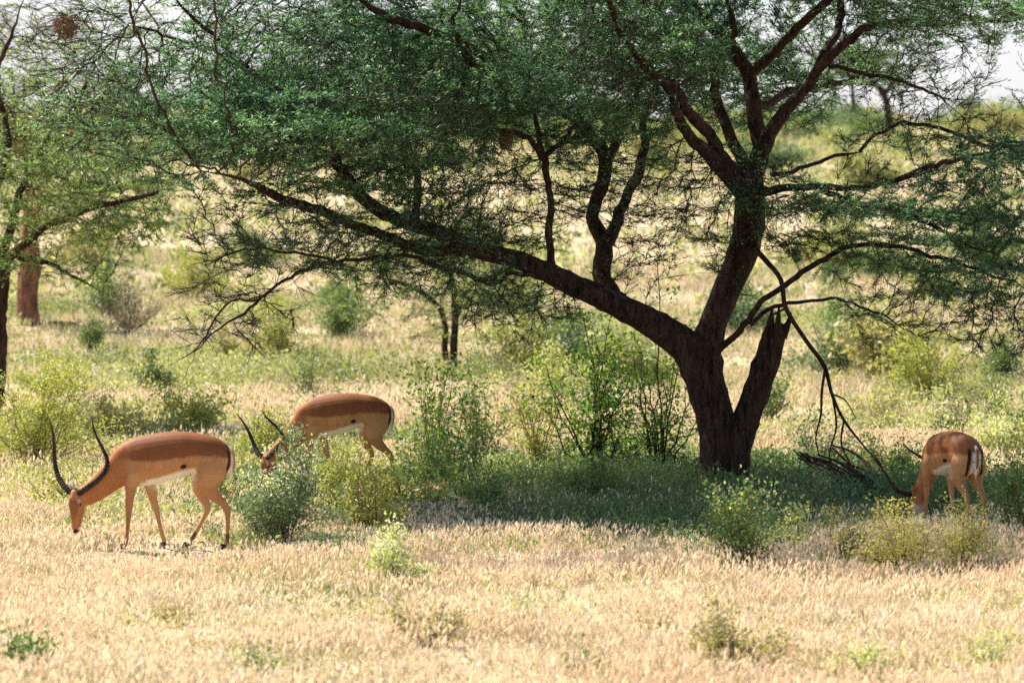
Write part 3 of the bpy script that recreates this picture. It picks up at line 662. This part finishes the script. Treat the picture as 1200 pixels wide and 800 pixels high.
shrub(560, 545, 90, 120, GG, 'green leafy shrub in the gap between the upright sapling and the yellow green sapling', ls=.045, dens=.5)
shrub(470, 600, 110, 60, YG, 'low yellow green weeds in front of the fallen brown branch', ls=.032, dens=.7)
shrub(385, 586, 100, 50, YG, 'light green bush hiding the middle antelope belly and front legs', ls=.034, dens=.8)
shrub(255, 600, 70, 60, YG, 'light yellow green bush behind the left antelope rump', ls=.034, dens=.6)
shrub(90, 600, 120, 50, YG, 'low yellowish weeds behind the left antelope head', ls=.034, dens=.6)
shrub(650, 470, 130, 60, PG, 'pale loose bush behind the sapling thicket', ls=.05, dens=.8)
shrub(1170, 450, 90, 60, GG, 'green bush at the right edge beyond the drooping twigs', ls=.055, dens=.8)
shrub(1040, 500, 110, 40, OG, 'low dry bush on tan grass right of the hanging dead branch', ls=.04, dens=.6)
shrub(230, 350, 110, 50, YG, 'pale yellow green bush on the left slope under the crown', ls=.07, dens=.8)
shrub(60, 470, 120, 46, YG, 'wide yellow green bush at the left edge beyond the antelope horns', ls=.045, dens=.8)
shrub(690, 790, 50, 30, GG, 'tiny green weed tuft at the bottom centre', ls=.026, dens=.7)
shrub(300, 790, 40, 26, GG, 'tiny green sprig at the bottom left in dry grass', ls=.026, dens=.6)
shrub(930, 655, 120, 46, PG, 'pale green weeds right of the straggly bush by the trunk', ls=.028, dens=.6)

shrub(600, 735, 90, 30, PG, 'faint pale green tuft low in the middle of the dry grass', ls=.024, dens=.5)
shrub(765, 745, 60, 26, OG, 'small olive tuft left of the foreground olive bush', ls=.024, dens=.7)
shrub(210, 735, 70, 22, OG, 'tiny dry olive tuft below the left antelope', ls=.024, dens=.6)

# background bushes: a few kinds, copied over the slope
kinds = [(GG, 'green rounded bush on the far slope'), (((.22,.25,.10),(.38,.40,.19)), 'yellow green bush on the far slope'), (BG, 'bluish green bush on the far slope'), (OG, 'dry olive bush on the far slope'), (DG, 'dark green bush on the far slope')]
protos = []
for k, (cl, lb) in enumerate(kinds):
    r_ = empty('slope_bush', (0, 0, 0), label=lb, cat='bush', group='bushes scattered over the far slope')
    bush_parts(2.1, 1.0, 30, 3400, .11, cl[0], cl[1], 500 + k, root=r_, stem_r=.010, clump=.34, lw=.5, low=0.0); protos.append([r_, False])
rg = random.Random(5); n_done = 0
while n_done < 297:
    y = math.sqrt(rg.uniform(50 ** 2, 272 ** 2)) if n_done < 250 else rg.uniform(235, 275); x = rg.uniform(-1, 1) * (y * 0.18 + 1)
    px = 600 + x / y * F_PX
    if 930 < px < 1200 and 60 < y < 66: continue
    if float(snoise(np.array([x]), np.array([y]), 0.06, 77)[0]) + rg.uniform(-.8, .5) < -0.25 and y < 230: continue
    k = rg.choice([0, 0, 1, 1, 1, 2, 2, 3, 4]); pr = protos[k]
    o = pr[0] if not pr[1] else copy_tree(pr[0]); pr[1] = True
    s = rg.uniform(0.35, 1.15) * (0.66 + y / 220); o.location = (x, y, float(H(x, y)) - 0.03); o.rotation_euler = (0, 0, rg.uniform(0, 6.28)); o.scale = (s * rg.uniform(.8, 1.5), s, s * rg.uniform(.7, 1.15)); n_done += 1

# ------------------------------------------------------------------ antelopes
def lathe_rings(pts, n=20):
    """pts: list of (centre, u, v) with u, v half-axis vectors -> closed loft"""
    V, F = [], []
    a = np.arange(n) / n * 2 * np.pi
    for (c, u, v) in pts: V.append(np.array(c) + np.cos(a)[:, None] * np.array(u) + np.sin(a)[:, None] * np.array(v))
    V = np.concatenate(V); m = len(pts); F = []
    for i in range(m - 1):
        for j in range(n): F.append([i * n + j, i * n + (j + 1) % n, (i + 1) * n + (j + 1) % n, (i + 1) * n + j])
    F.append(list(range(n))[::-1]); F.append([(m - 1) * n + j for j in range(n)])
    return V, F
def limb_rings(pts, flat=1.0):
    """pts (x,y,z,r) smooth tube, thickness across y = r*flat"""
    L = catmull(pts, 0.03); T = nrm(np.gradient(L[:, :3], axis=0)); out = []
    # rounded ends
    for i in range(len(L)):
        t = T[i]; u = np.array([0, 1.0, 0]); u = u - t * np.dot(u, t); u /= np.linalg.norm(u); v = np.cross(t, u); out.append((L[i, :3], u * L[i, 3] * flat, v * L[i, 3]))
    c, u, v = out[0]; out = [(c - T[0] * L[0, 3] * .55, u * .5, v * .5)] + out; c, u, v = out[-1]; out = out + [(c + T[-1] * L[-1, 3] * .55, u * .5, v * .5)]
    return out
def PX(X, Y, y=0.0): return ((610 - X) / 539.0, y, (720 - Y) / 539.0)
import bmesh

def make_antelope(name, label, pose, scale, loc, heading):
    """local frame: +x forward, +y the animal's left, +z up"""
    root = empty(name, loc, heading, label=label, cat='antelope', group='grazing antelopes'); root.scale = (scale,) * 3
    bm = bmesh.new()
    def add(VF):
        V, F = VF; vs = [bm.verts.new(v) for v in V]
        for f in F: bm.faces.new([vs[i] for i in f])
    # torso: X, Ytop, Ybottom, half width
    tor = [(842,335,392,.035),(832,306,405,.075),(810,284,425,.105),(775,264,425,.125),(735,253,415,.135),(690,246,410,.140),(640,241,428,.152),(585,242,444,.155),(530,249,456,.148),(480,258,464,.132),(440,269,466,.115),(408,288,460,.10),(385,315,445,.08),(372,345,425,.055)]
    rings = []
    Lt = catmull([[(610 - X) / 539, (720 - t) / 539, (720 - b) / 539, w_] for X, t, b, w_ in tor], 0.03)
    for x, zt, zb, w_ in Lt: rings.append(((x, 0, (zt + zb) / 2), (0, w_, 0), (0, 0, (zt - zb) / 2)))
    add(lathe_rings(rings, 24))
    # neck
    nk = [np.array(q, float) for q in pose['neck']]
    L = catmull(nk, 0.03); T = nrm(np.gradient(L[:, :3], axis=0)); rr = []
    for i in range(len(L)):
        t = T[i]; u = np.array([0, 1.0, 0]); u = u - t * np.dot(u, t); u /= np.linalg.norm(u); v = np.cross(t, u); rr.append((L[i, :3], u * L[i, 3] * .68, v * L[i, 3]))
    add(lathe_rings(rr, 20))
    # head frame
    hp = np.array(pose['poll']); hd = nrm(np.array(pose['hdir'], float)); fn = np.array(pose['front'], float); fn = fn - hd * np.dot(fn, hd); fn = nrm(fn); lat = np.cross(hd, fn)
    def HP(a, b, c=0): return hp + hd * a + fn * b + lat * c     # along head, toward forehead, lateral
    hr = [(q[0]*1.06, q[1], q[2]*1.08, q[3]*1.12) for q in [(-.055,-.005,.030,.035),(-.03,0,.052,.055),(.02,.0,.062,.070),(.07,-.004,.058,.070),(.12,-.008,.050,.058),(.17,-.006,.038,.044),(.21,-.003,.032,.036),(.245,-.002,.029,.032),(.265,-.003,.020,.022)]]
    add(lathe_rings([(HP(a, b), lat * w_, fn * t_) for a, b, w_, t_ in hr], 20))
    # legs
    tips = []
    for lg, s in pose['legs']:
        pts = [(*PX(q[0], q[1]), q[2], q[3] if len(q) > 3 else None) for q in lg]
        pts = [(p[0], s * p[3], p[2], p[4]) for p in pts]
        add(lathe_rings(limb_rings(pts, 0.82), 14)); tips.append(pts[-1][:3] + (pts[-2][:3],))
    me = bpy.data.meshes.new('tmp'); bm.normal_update(); bmesh.ops.recalc_face_normals(bm, faces=bm.faces); bm.to_mesh(me); bm.free()
    o = bpy.data.objects.new('body', me); COL.objects.link(o)
    rm = o.modifiers.new('r', 'REMESH'); rm.mode = 'VOXEL'; rm.voxel_size = 0.0075; rm.use_smooth_shade = True
    sm = o.modifiers.new('s', 'SMOOTH'); sm.factor = 0.6; sm.iterations = 7
    dg = bpy.context.evaluated_depsgraph_get(); dg.update(); ev = bpy.data.meshes.new_from_object(o.evaluated_get(dg)); bpy.data.objects.remove(o); ev.name = 'body'
    n = len(ev.vertices); co = np.empty(n * 3, np.float32); ev.vertices.foreach_get('co', co); co = co.reshape(-1, 3).astype(float)
    nr = np.empty(n * 3, np.float32); ev.vertices.foreach_get('normal', nr); nr = nr.reshape(-1, 3)
    x, y, z = co.T
    G = lambda cx, cz, sx, sz: np.exp(-((x - cx) / sx) ** 2 - ((z - cz) / sz) ** 2) * np.clip(np.abs(y) * 12, 0, 1)
    disp = -0.016 * G(-.125, .675, .045, .06) - 0.013 * G(.155, .60, .022, .10) - 0.010 * G(.36, .66, .03, .08) + 0.008 * G(.24, .68, .05, .10) + 0.008 * G(-.27, .60, .06, .10)
    disp += 0.0022 * np.sin(x * 95) * G(.04, .62, .14, .09)
    co = co + nr * disp[:, None]; ev.vertices.foreach_set('co', co.astype(np.float32).ravel()); x, y, z = co.T
    SS = lambda e0, e1, v: np.clip((v - e0) / (e1 - e0), 0, 1) ** 2 * (3 - 2 * np.clip((v - e0) / (e1 - e0), 0, 1))
    fawn = np.array([0.44, 0.215, 0.090]); red = np.array([0.205, 0.074, 0.028]); pale = np.array([0.52, 0.28, 0.13]); white = np.array([0.78, 0.72, 0.62]); black = np.array([0.018, 0.012, 0.010])
    c = np.tile(fawn, (n, 1))
    mix = lambda c, col, m: c + (np.array(col) - c) * m[:, None]
    jag = 0.003 * np.sin(x * 31 + 3 * np.sin(x * 9)) + RNG.normal(0, .004, n)
    upper = SS(0.675, 0.705, z + jag + 0.02 * np.sin(x * 7) )
    c = mix(c, red, upper * SS(.60, .40, x))
    # neck / shoulder redder
    c = mix(c, [0.33, 0.12, 0.04], SS(.28, .40, x) * .7)
    # lower flank paler
    c = mix(c, pale, SS(0.62, 0.53, z) * SS(0.46, 0.50, z) * SS(.36, .30, x) * .55)
    # belly white
    bel = SS(-0.62, -0.85, nr[:, 2]) * SS(.44, .50, z) * SS(-.26, -.16, x) * SS(.30, .22, x)
    bz = 0.72 - 0.18
    edge = np.interp(x, [-.2, -.15, 0, .1, .25], [.615, .605, .565, .535, .505])
    lowf = SS(0.028, 0.0, z - edge) * SS(.43, .46, z) * SS(-.19, -.12, x) * SS(.235, .19, x)
    c = mix(c, white, np.maximum(bel, lowf))
    # inner legs pale
    inner = SS(.3, .8, -nr[:, 1] * np.sign(y)) * SS(.55, .50, z) * (x < .45)
    c = mix(c, pale, inner * .8)
    # flank dark spot
    c = mix(c, black, SS(.024, .012, np.hypot((x + .078) * .8 + (z - .632) * .3, z - .632)) * (np.abs(y) > .05))
    # rump: white centre between two black stripes
    ay = np.abs(y); rump = SS(-.33, -.37, x) * SS(.42, .47, z)
    c = mix(c, white, rump * SS(.048, .032, ay) * SS(.74, .68, z))
    rear = SS(-.345, -.375, x)
    c = mix(c, black, SS(.018, .008, np.abs(ay - .066 - .05 * (0.66 - z))) * rump * SS(.78, .72, z) * SS(.48, .53, z))
    # heel tufts (hind fetlocks) and knees
    for lg, s in pose['legs']:
        if lg[0][0] > 650:
            q = lg[-2]; f = np.array([*PX(q[0], q[1])]); f[1] = s * q[2]
            dd = np.linalg.norm((co - f - np.array([-.012, 0, .022])) * np.array([1, 1, .7]), axis=1); c = mix(c, black, SS(.036, .020, dd))
    # white socks faint
    c = mix(c, pale, SS(.16, .06, z) * .35)
    # head
    r_ = co - hp; ha = r_ @ hd; hb = r_ @ fn; hc = r_ @ lat; inhead = (np.linalg.norm(r_ - hd * np.clip(ha, 0, .27)[:, None], axis=1) < .085) & (ha > -.01)
    ih = inhead.astype(float)
    c = mix(c, [0.40, 0.17, 0.07], ih * .8)
    c = mix(c, [0.13, 0.05, 0.025], ih * SS(.03, .05, hb) * SS(.02, .04, ha) * SS(.26, .16, ha) * .55)
    c = mix(c, [0.5, 0.40, 0.31], ih * SS(-.004, -.024, hb) * SS(.05, .09, ha))
    c = mix(c, white, ih * SS(.02, .012, np.hypot(ha - .038, (hb - .048) * 1.4)) * (np.abs(hc) > .025) * .35)
    c = mix(c, white, ih * SS(.225, .24, ha) * SS(.02, .0, hb))
    c = mix(c, black, ih * SS(.245, .258, ha) * SS(-.01, .006, hb))
    a_ = ev.color_attributes.new('Col', 'FLOAT_COLOR', 'POINT'); c4 = np.ones((n, 4), np.float32); c4[:, :3] = np.clip(c, 0, 1); a_.data.foreach_set('color', c4.ravel())
    ev.materials.clear(); ev.materials.append(M_COAT); ev.polygons.foreach_set('use_smooth', np.ones(len(ev.polygons), bool))
    b = bpy.data.objects.new('body', ev); COL.objects.link(b); b.parent = root
    # horns: lyre path in head frame
    ho = pose.get('horn_dir'); hv = nrm(np.array(ho, float)); hl = lat - hv * np.dot(lat, hv); hl = nrm(hl); hw = np.cross(hl, hv); 
    if np.dot(hw, fn) < 0: hw = -hw            # hw points toward the forehead side
    for s in (-1, 1):
        base = HP(-.012, .035, s * .030)
        path = [(q[0]*1.1, q[1]*1.1, q[2], q[3]*1.05) for q in pose.get('hpath') or [(0,0,0,.021),(.065,.045,-.01,.020),(.135,.10,-.04,.0190),(.182,.165,-.065,.0175),(.196,.235,-.065,.0155),(.180,.31,-.035,.0130),(.158,.385,.005,.010),(.150,.455,.04,.007),(.158,.52,.07,.002)]]
        pts = [(*(base + hl * s * p[0] + hv * p[1] * pose.get('hs', 1) + hw * p[2]), p[3]) for p in path]
        L = catmull(pts, 0.006); k = np.arange(len(L)); ridge = 1 + 0.17 * np.sin(k * 1.35) * np.clip((0.72 - k / len(L)) * 4, 0, 1)
        V, F = tube(L[:, :3], L[:, 3] * ridge, 12); mk_mesh('horn', V, F, M_HORN, root, smooth=True)
    # ears
    for s in (-1, 1):
        eb = HP(-.030, -.012, s * .052); ed = nrm(lat * s * .45 - hd * .80 - fn * .2 + np.array(pose.get('ear', (0, 0, 0)))); eu = nrm(np.cross(ed, fn)); ew = np.cross(ed, eu)
        prof = [(0,.012,.011),(.025,.019,.011),(.055,.023,.010),(.085,.018,.007),(.110,.009,.004),(.122,.001,.001)]
        V, F = lathe_rings([(eb + ed * a, eu * u_, ew * v_) for a, u_, v_ in prof], 12); 
        quads = np.array([f for f in F if len(f) == 4])
        tt = (V - eb) @ ed; cc = np.where((tt > .088)[:, None], black, np.where(((V - eb) @ ew > 0)[:, None] if np.dot(ew, fn) > 0 else ((V - eb) @ ew < 0)[:, None], white * .65, fawn))
        mk_mesh('ear', V, quads, M_COAT, root, colr=cc, smooth=True)
        # eye
        ec = HP(.062, .028, s * .050); V, F = lathe_rings([(ec + hd * (.015 * math.cos(t)), lat * .010 * max(math.sin(t), .02), fn * .014 * max(math.sin(t), .02)) for t in np.linspace(math.pi, 0, 9)], 10)
        mk_mesh('eye', V, np.array([f for f in F if len(f) == 4]), M_EYE, root, smooth=True)
    # hooves: two claws per foot joined
    for (hx, hy, hz, pv) in tips:
        parts = []
        for s in (-1, 1):
            prof = [(.026, .015, .020), (.005, .017, .026), (-.020, .018, .030)]
            V, F = lathe_rings([((hx + .012 + .3 * (.026 - zz), hy + s * .012, hz + zz - .006), (ww * 1.4, 0, 0), (0, ww * .72, 0)) for zz, ww, _ in prof], 10)
            F.append(F.pop(-1)); parts.append((V, np.array([f for f in F if len(f) == 4])))
        V, F = join(parts); mk_mesh('hoof', V, F, M_HOOF, root, smooth=True)
    # tail
    tl = pose.get('tail', [(-.395, 0, .765, .018), (-.428, 0, .735, .016), (-.440, 0, .67, .014), (-.430, 0, .59, .013), (-.415, 0, .53, .010), (-.405, 0, .49, .003)])
    L = catmull(tl, .02); V, F = tube(L[:, :3], L[:, 3], 10)
    cc = np.where((np.abs(V[:, 1]) < .008)[:, None] & (V[:, 0] < np.interp(V[:, 2], [.4, .78], [-.44, -.44]))[:, None], black, white)
    cc = np.where((V[:, 2] > .60)[:, None] & (V[:, 0] < np.interp(V[:, 2], [.53, .59, .67, .735], [-.415, -.430, -.440, -.428]))[:, None] & (np.abs(V[:, 1]) >= .006)[:, None], fawn, cc); mk_mesh('tail', V, F, M_COAT, root, colr=cc, smooth=True)
    return root

LF = [(478,345,.045,.075),(462,395,.072,.078),(443,440,.085,.055),(433,500,.08,.036),(429,560,.075,.0265),(427,585,.075,.021),(421,650,.07,.0165),(417,683,.07,.0195),(412,704,.07,.017)]
RF = [(485,350,.045,.072),(492,410,.072,.07),(504,455,.085,.05),(516,510,.08,.034),(531,562,.075,.0255),(537,588,.075,.020),(549,645,.07,.0165),(560,680,.07,.0195),(566,704,.07,.017)]
LH = [(762,350,.035,.105),(762,400,.060,.118),(752,450,.08,.082),(772,495,.08,.050),(806,527,.078,.033),(826,556,.075,.029),(828,595,.075,.019),(827,655,.07,.0165),(825,684,.07,.020),(816,706,.07,.017)]
RH = [(750,355,.035,.100),(730,410,.060,.105),(706,455,.08,.072),(714,500,.08,.044),(730,530,.078,.032),(739,556,.075,.028),(726,590,.075,.019),(694,648,.07,.0165),(676,680,.07,.020),(660,704,.07,.017)]
neck1 = [(*PX(500,340),.14),(*PX(440,358),.15),(*PX(395,392),.128),(*PX(350,428),.108),(*PX(300,470),.092),(*PX(250,502),.080),(*PX(228,515),.060)]
g1 = ground(205, 645)
A1 = make_antelope('antelope', 'red brown antelope grazing in full view at left, complete with lyre horns', dict(
    neck=neck1, poll=PX(218,502), hdir=(.06,.06,-1), front=(.50,.86,0), horn_dir=(.0,-.08,1), legs=[(LF,1),(RF,-1),(LH,1),(RH,-1)]), 1.0,
    (g1.x, g1.y, g1.z), math.pi)
neck2 = [(*PX(500,340),.14),(*PX(440,362),.15),(*PX(400,405),.130),(*PX(355,455),.112),(*PX(310,505),.095),(*PX(262,552),.082),(*PX(234,582),.060)]
g2 = ground(405, 573)
A2 = make_antelope('antelope', 'antelope in tree shade half hidden behind the green bushes, middle of three', dict(
    neck=neck2, poll=PX(226,572), hdir=(.0,.0,-1), front=(.76,.65,0), horn_dir=(.22,0,1), hs=.80, legs=[(LF,1),([(q[0]-25*i/8,)+q[1:] for i,q in enumerate(RF)],-1),([(q[0]+22*i/9,)+q[1:] for i,q in enumerate(LH)],1),(RH,-1)]), 1.02,
    (g2.x, g2.y, g2.z), math.pi)
g3 = ground(1116, 622)
neck3 = [(*PX(500,340),.14),(*PX(440,362),.14),(*PX(415,410),.118),(*PX(385,465),.100),(*PX(355,522),.088),(*PX(332,565),.078),(*PX(322,588),.056)]
neck3 = [(a, b + .05 * max(0, (k - 1)) / 5, c, d) for k, (a, b, c, d) in enumerate(neck3)]
A3 = make_antelope('antelope', 'antelope seen from behind its rump at right, smallest of the three', dict(
    neck=neck3, poll=(PX(318,575)[0], .05, PX(318,575)[2]), hdir=(.05,.1,-1), front=(1,.15,0), hs=.85, horn_dir=(.15,.42,.85), legs=[(LF,1),(RF,-1),(LH,1),([(q[0]+18*i/9,)+q[1:] for i,q in enumerate(LH)],-1)]), 0.90,
    (g3.x, g3.y, g3.z), math.pi - R(68))

# ------------------------------------------------------------------ nests, fallen wood, stones
def lump(name, centre, rad, mat, seed, label, cat, sq=(1, 1, 1), extra=None):
    bm = bmesh.new(); bmesh.ops.create_icosphere(bm, subdivisions=4, radius=1.0); rg = np.random.default_rng(seed); ph = rg.uniform(0, 6.28, 8)
    for v in bm.verts:
        p = v.co; k = 1 + .10 * math.sin(3 * p.x + ph[0]) * math.sin(4 * p.y + ph[1]) + .08 * math.sin(7 * p.z + ph[2] + 3 * p.x) + .04 * math.sin(15 * p.x + ph[3]) * math.sin(13 * p.y + 11 * p.z) + rg.normal(0, .012)
        v.co = Vector((p.x * sq[0], p.y * sq[1], p.z * sq[2])) * (k * rad)
    me = bpy.data.meshes.new(name); bm.to_mesh(me); bm.free(); me.materials.append(mat)
    for q in me.polygons: q.use_smooth = True
    o = bpy.data.objects.new(name, me); COL.objects.link(o); o.location = centre; return tag(o, label, cat)
def hang_on_tree(px, py, D):
    """find the branch node nearest this sight line and depth"""
    d = np.array(ray(px, py)); d /= np.linalg.norm(d); Q = TN - np.array([0, 0, CAM_H]); t = Q @ d; perp = np.linalg.norm(Q - t[:, None] * d, axis=1)
    k = np.argmin(perp + 0.02 * np.abs(t - D)); return TN[k]
for (px, py, rr_, lb) in [(81, 12, .085, 'round brown straw nest hanging against the sky at top left'), (593, 158, .035, 'dark elongated nest hanging under the middle of the acacia crown')]:
    q = hang_on_tree(px, py, DT - 1.5); root = empty('weaver_nest', tuple(q), label=lb, cat='nest'); sq = (1, 1, 1.05) if px < 100 else (.8, .8, 2.0)
    o = lump('nest_ball', (0, 0, -rr_ * sq[2] - .01), rr_, M_NEST, int(px), None, None, sq); o.parent = root
    rgn = np.random.default_rng(int(px)); dn = nrm(rgn.normal(size=(500, 3))) ; P = dn * rr_ * np.array(sq) + np.array([0, 0, -rr_ * sq[2] - .01]); tg = nrm(np.cross(dn, rgn.normal(size=(500, 3))) + dn * .5)
    V, F = leaves(P, tg, np.full(500, .075), np.full(500, .006)); mk_mesh('straws', V, F, M_NEST, root)

def wood(name, polys, label, mat, cat='fallen branch', D=None):
    base = None; parts = []
    for k, L in enumerate(polys):
        pts = []
        for (px, py, r, h) in L:      # pixel of the point on the ground, radius px, height above ground m
            p = ground(px, py); m = p.y / F_PX; pts.append([p.x, p.y, p.z + h + r * m * .6, r * m])
        pts = np.array(pts)
        if base is None: base = np.array([pts[0][0], pts[0][1], float(H(pts[0][0], pts[0][1]))])
        L_ = catmull(pts, .04); parts.append(tube(L_[:, :3] - base, L_[:, 3], 8, .10, k))
    V, F = join(parts); o = mk_mesh(name, V, F, mat, smooth=True); o.location = base; return tag(o, label, cat)
wood('fallen_branch', [[(462,582,3,.05),(480,588,4,.10),(500,588,5,.12),(515,590,4.5,.10),(538,594,3,.05)], [(497,588,3,.11),(490,600,3,.06),(476,610,2,.02)], [(480,604,3,0),(510,606,3.4,.02),(530,608,2,.0)]],
     'crooked pale brown fallen branch lying right of the middle antelope', M_DEAD)
pl = []
rb = random.Random(3)
for k in range(15):
    x0 = 1045 + rb.uniform(-25, 12); y0 = 588 + rb.uniform(-6, 8); x1 = 925 + rb.uniform(-20, 70); hmid = rb.uniform(.06, .35)
    pl.append([(x0, y0, 4.2 * rb.uniform(.5, 1), .02), ((x0 + x1) / 2 + 20, y0 - 3, 3.2 * rb.uniform(.5, 1), hmid * .5), (x1 + 20, y0 - 8, 2 * rb.uniform(.5, 1), hmid), (x1 - 8, y0 - 10, 1, hmid + rb.uniform(.05, .2))])
wood('fallen_branch', pl, 'tangle of dark dead branches on the ground between the trunk and right antelope', M_BARK)
wood('fallen_branch', [[(600,562,2,.02),(620,552,2.4,.12),(640,548,2,.16),(668,560,1.4,.1)], [(620,552,1.6,.12),(612,545,1,.25)]], 'thin bent dead twig in the shade under the leaning limb', M_DEAD)
wood('fallen_branch', [[(450,735,1.6,.18),(470,742,2,.12),(485,750,2,.05),(492,758,1.4,.0)]], 'thin reddish twig sticking from the foreground olive bush', M_DEAD)
wood('fallen_branch', [[(58,385,3,.03),(75,388,4,.06),(92,386,3,.03)]], 'short dark log lying right of the brick red trunk', M_BARK)
for (px, py, r, mat, lb) in [(758, 578, 4.5, M_STONE, 'small pale stone in the green shade left of the trunk'), (640, 682, 6, M_CLOD, 'brown soil clod alone in the dry grass below the tree'), (212, 268, 12, M_STONE, 'pale grey boulder on the far slope under the left crown'), (402, 678, 4, M_CLOD, 'small brown clod left of the pale flowering bush')]:
    p = ground(px, py); m = p.y / F_PX; lump('stone' if mat == M_STONE else 'soil_clod', (p.x, p.y, p.z + r * m * (.4 if r < 6 else .55) + (.03 if py > 600 else 0)), r * m, mat, int(px), lb, 'stone' if mat == M_STONE else 'clod', (1.2, 1, .8))
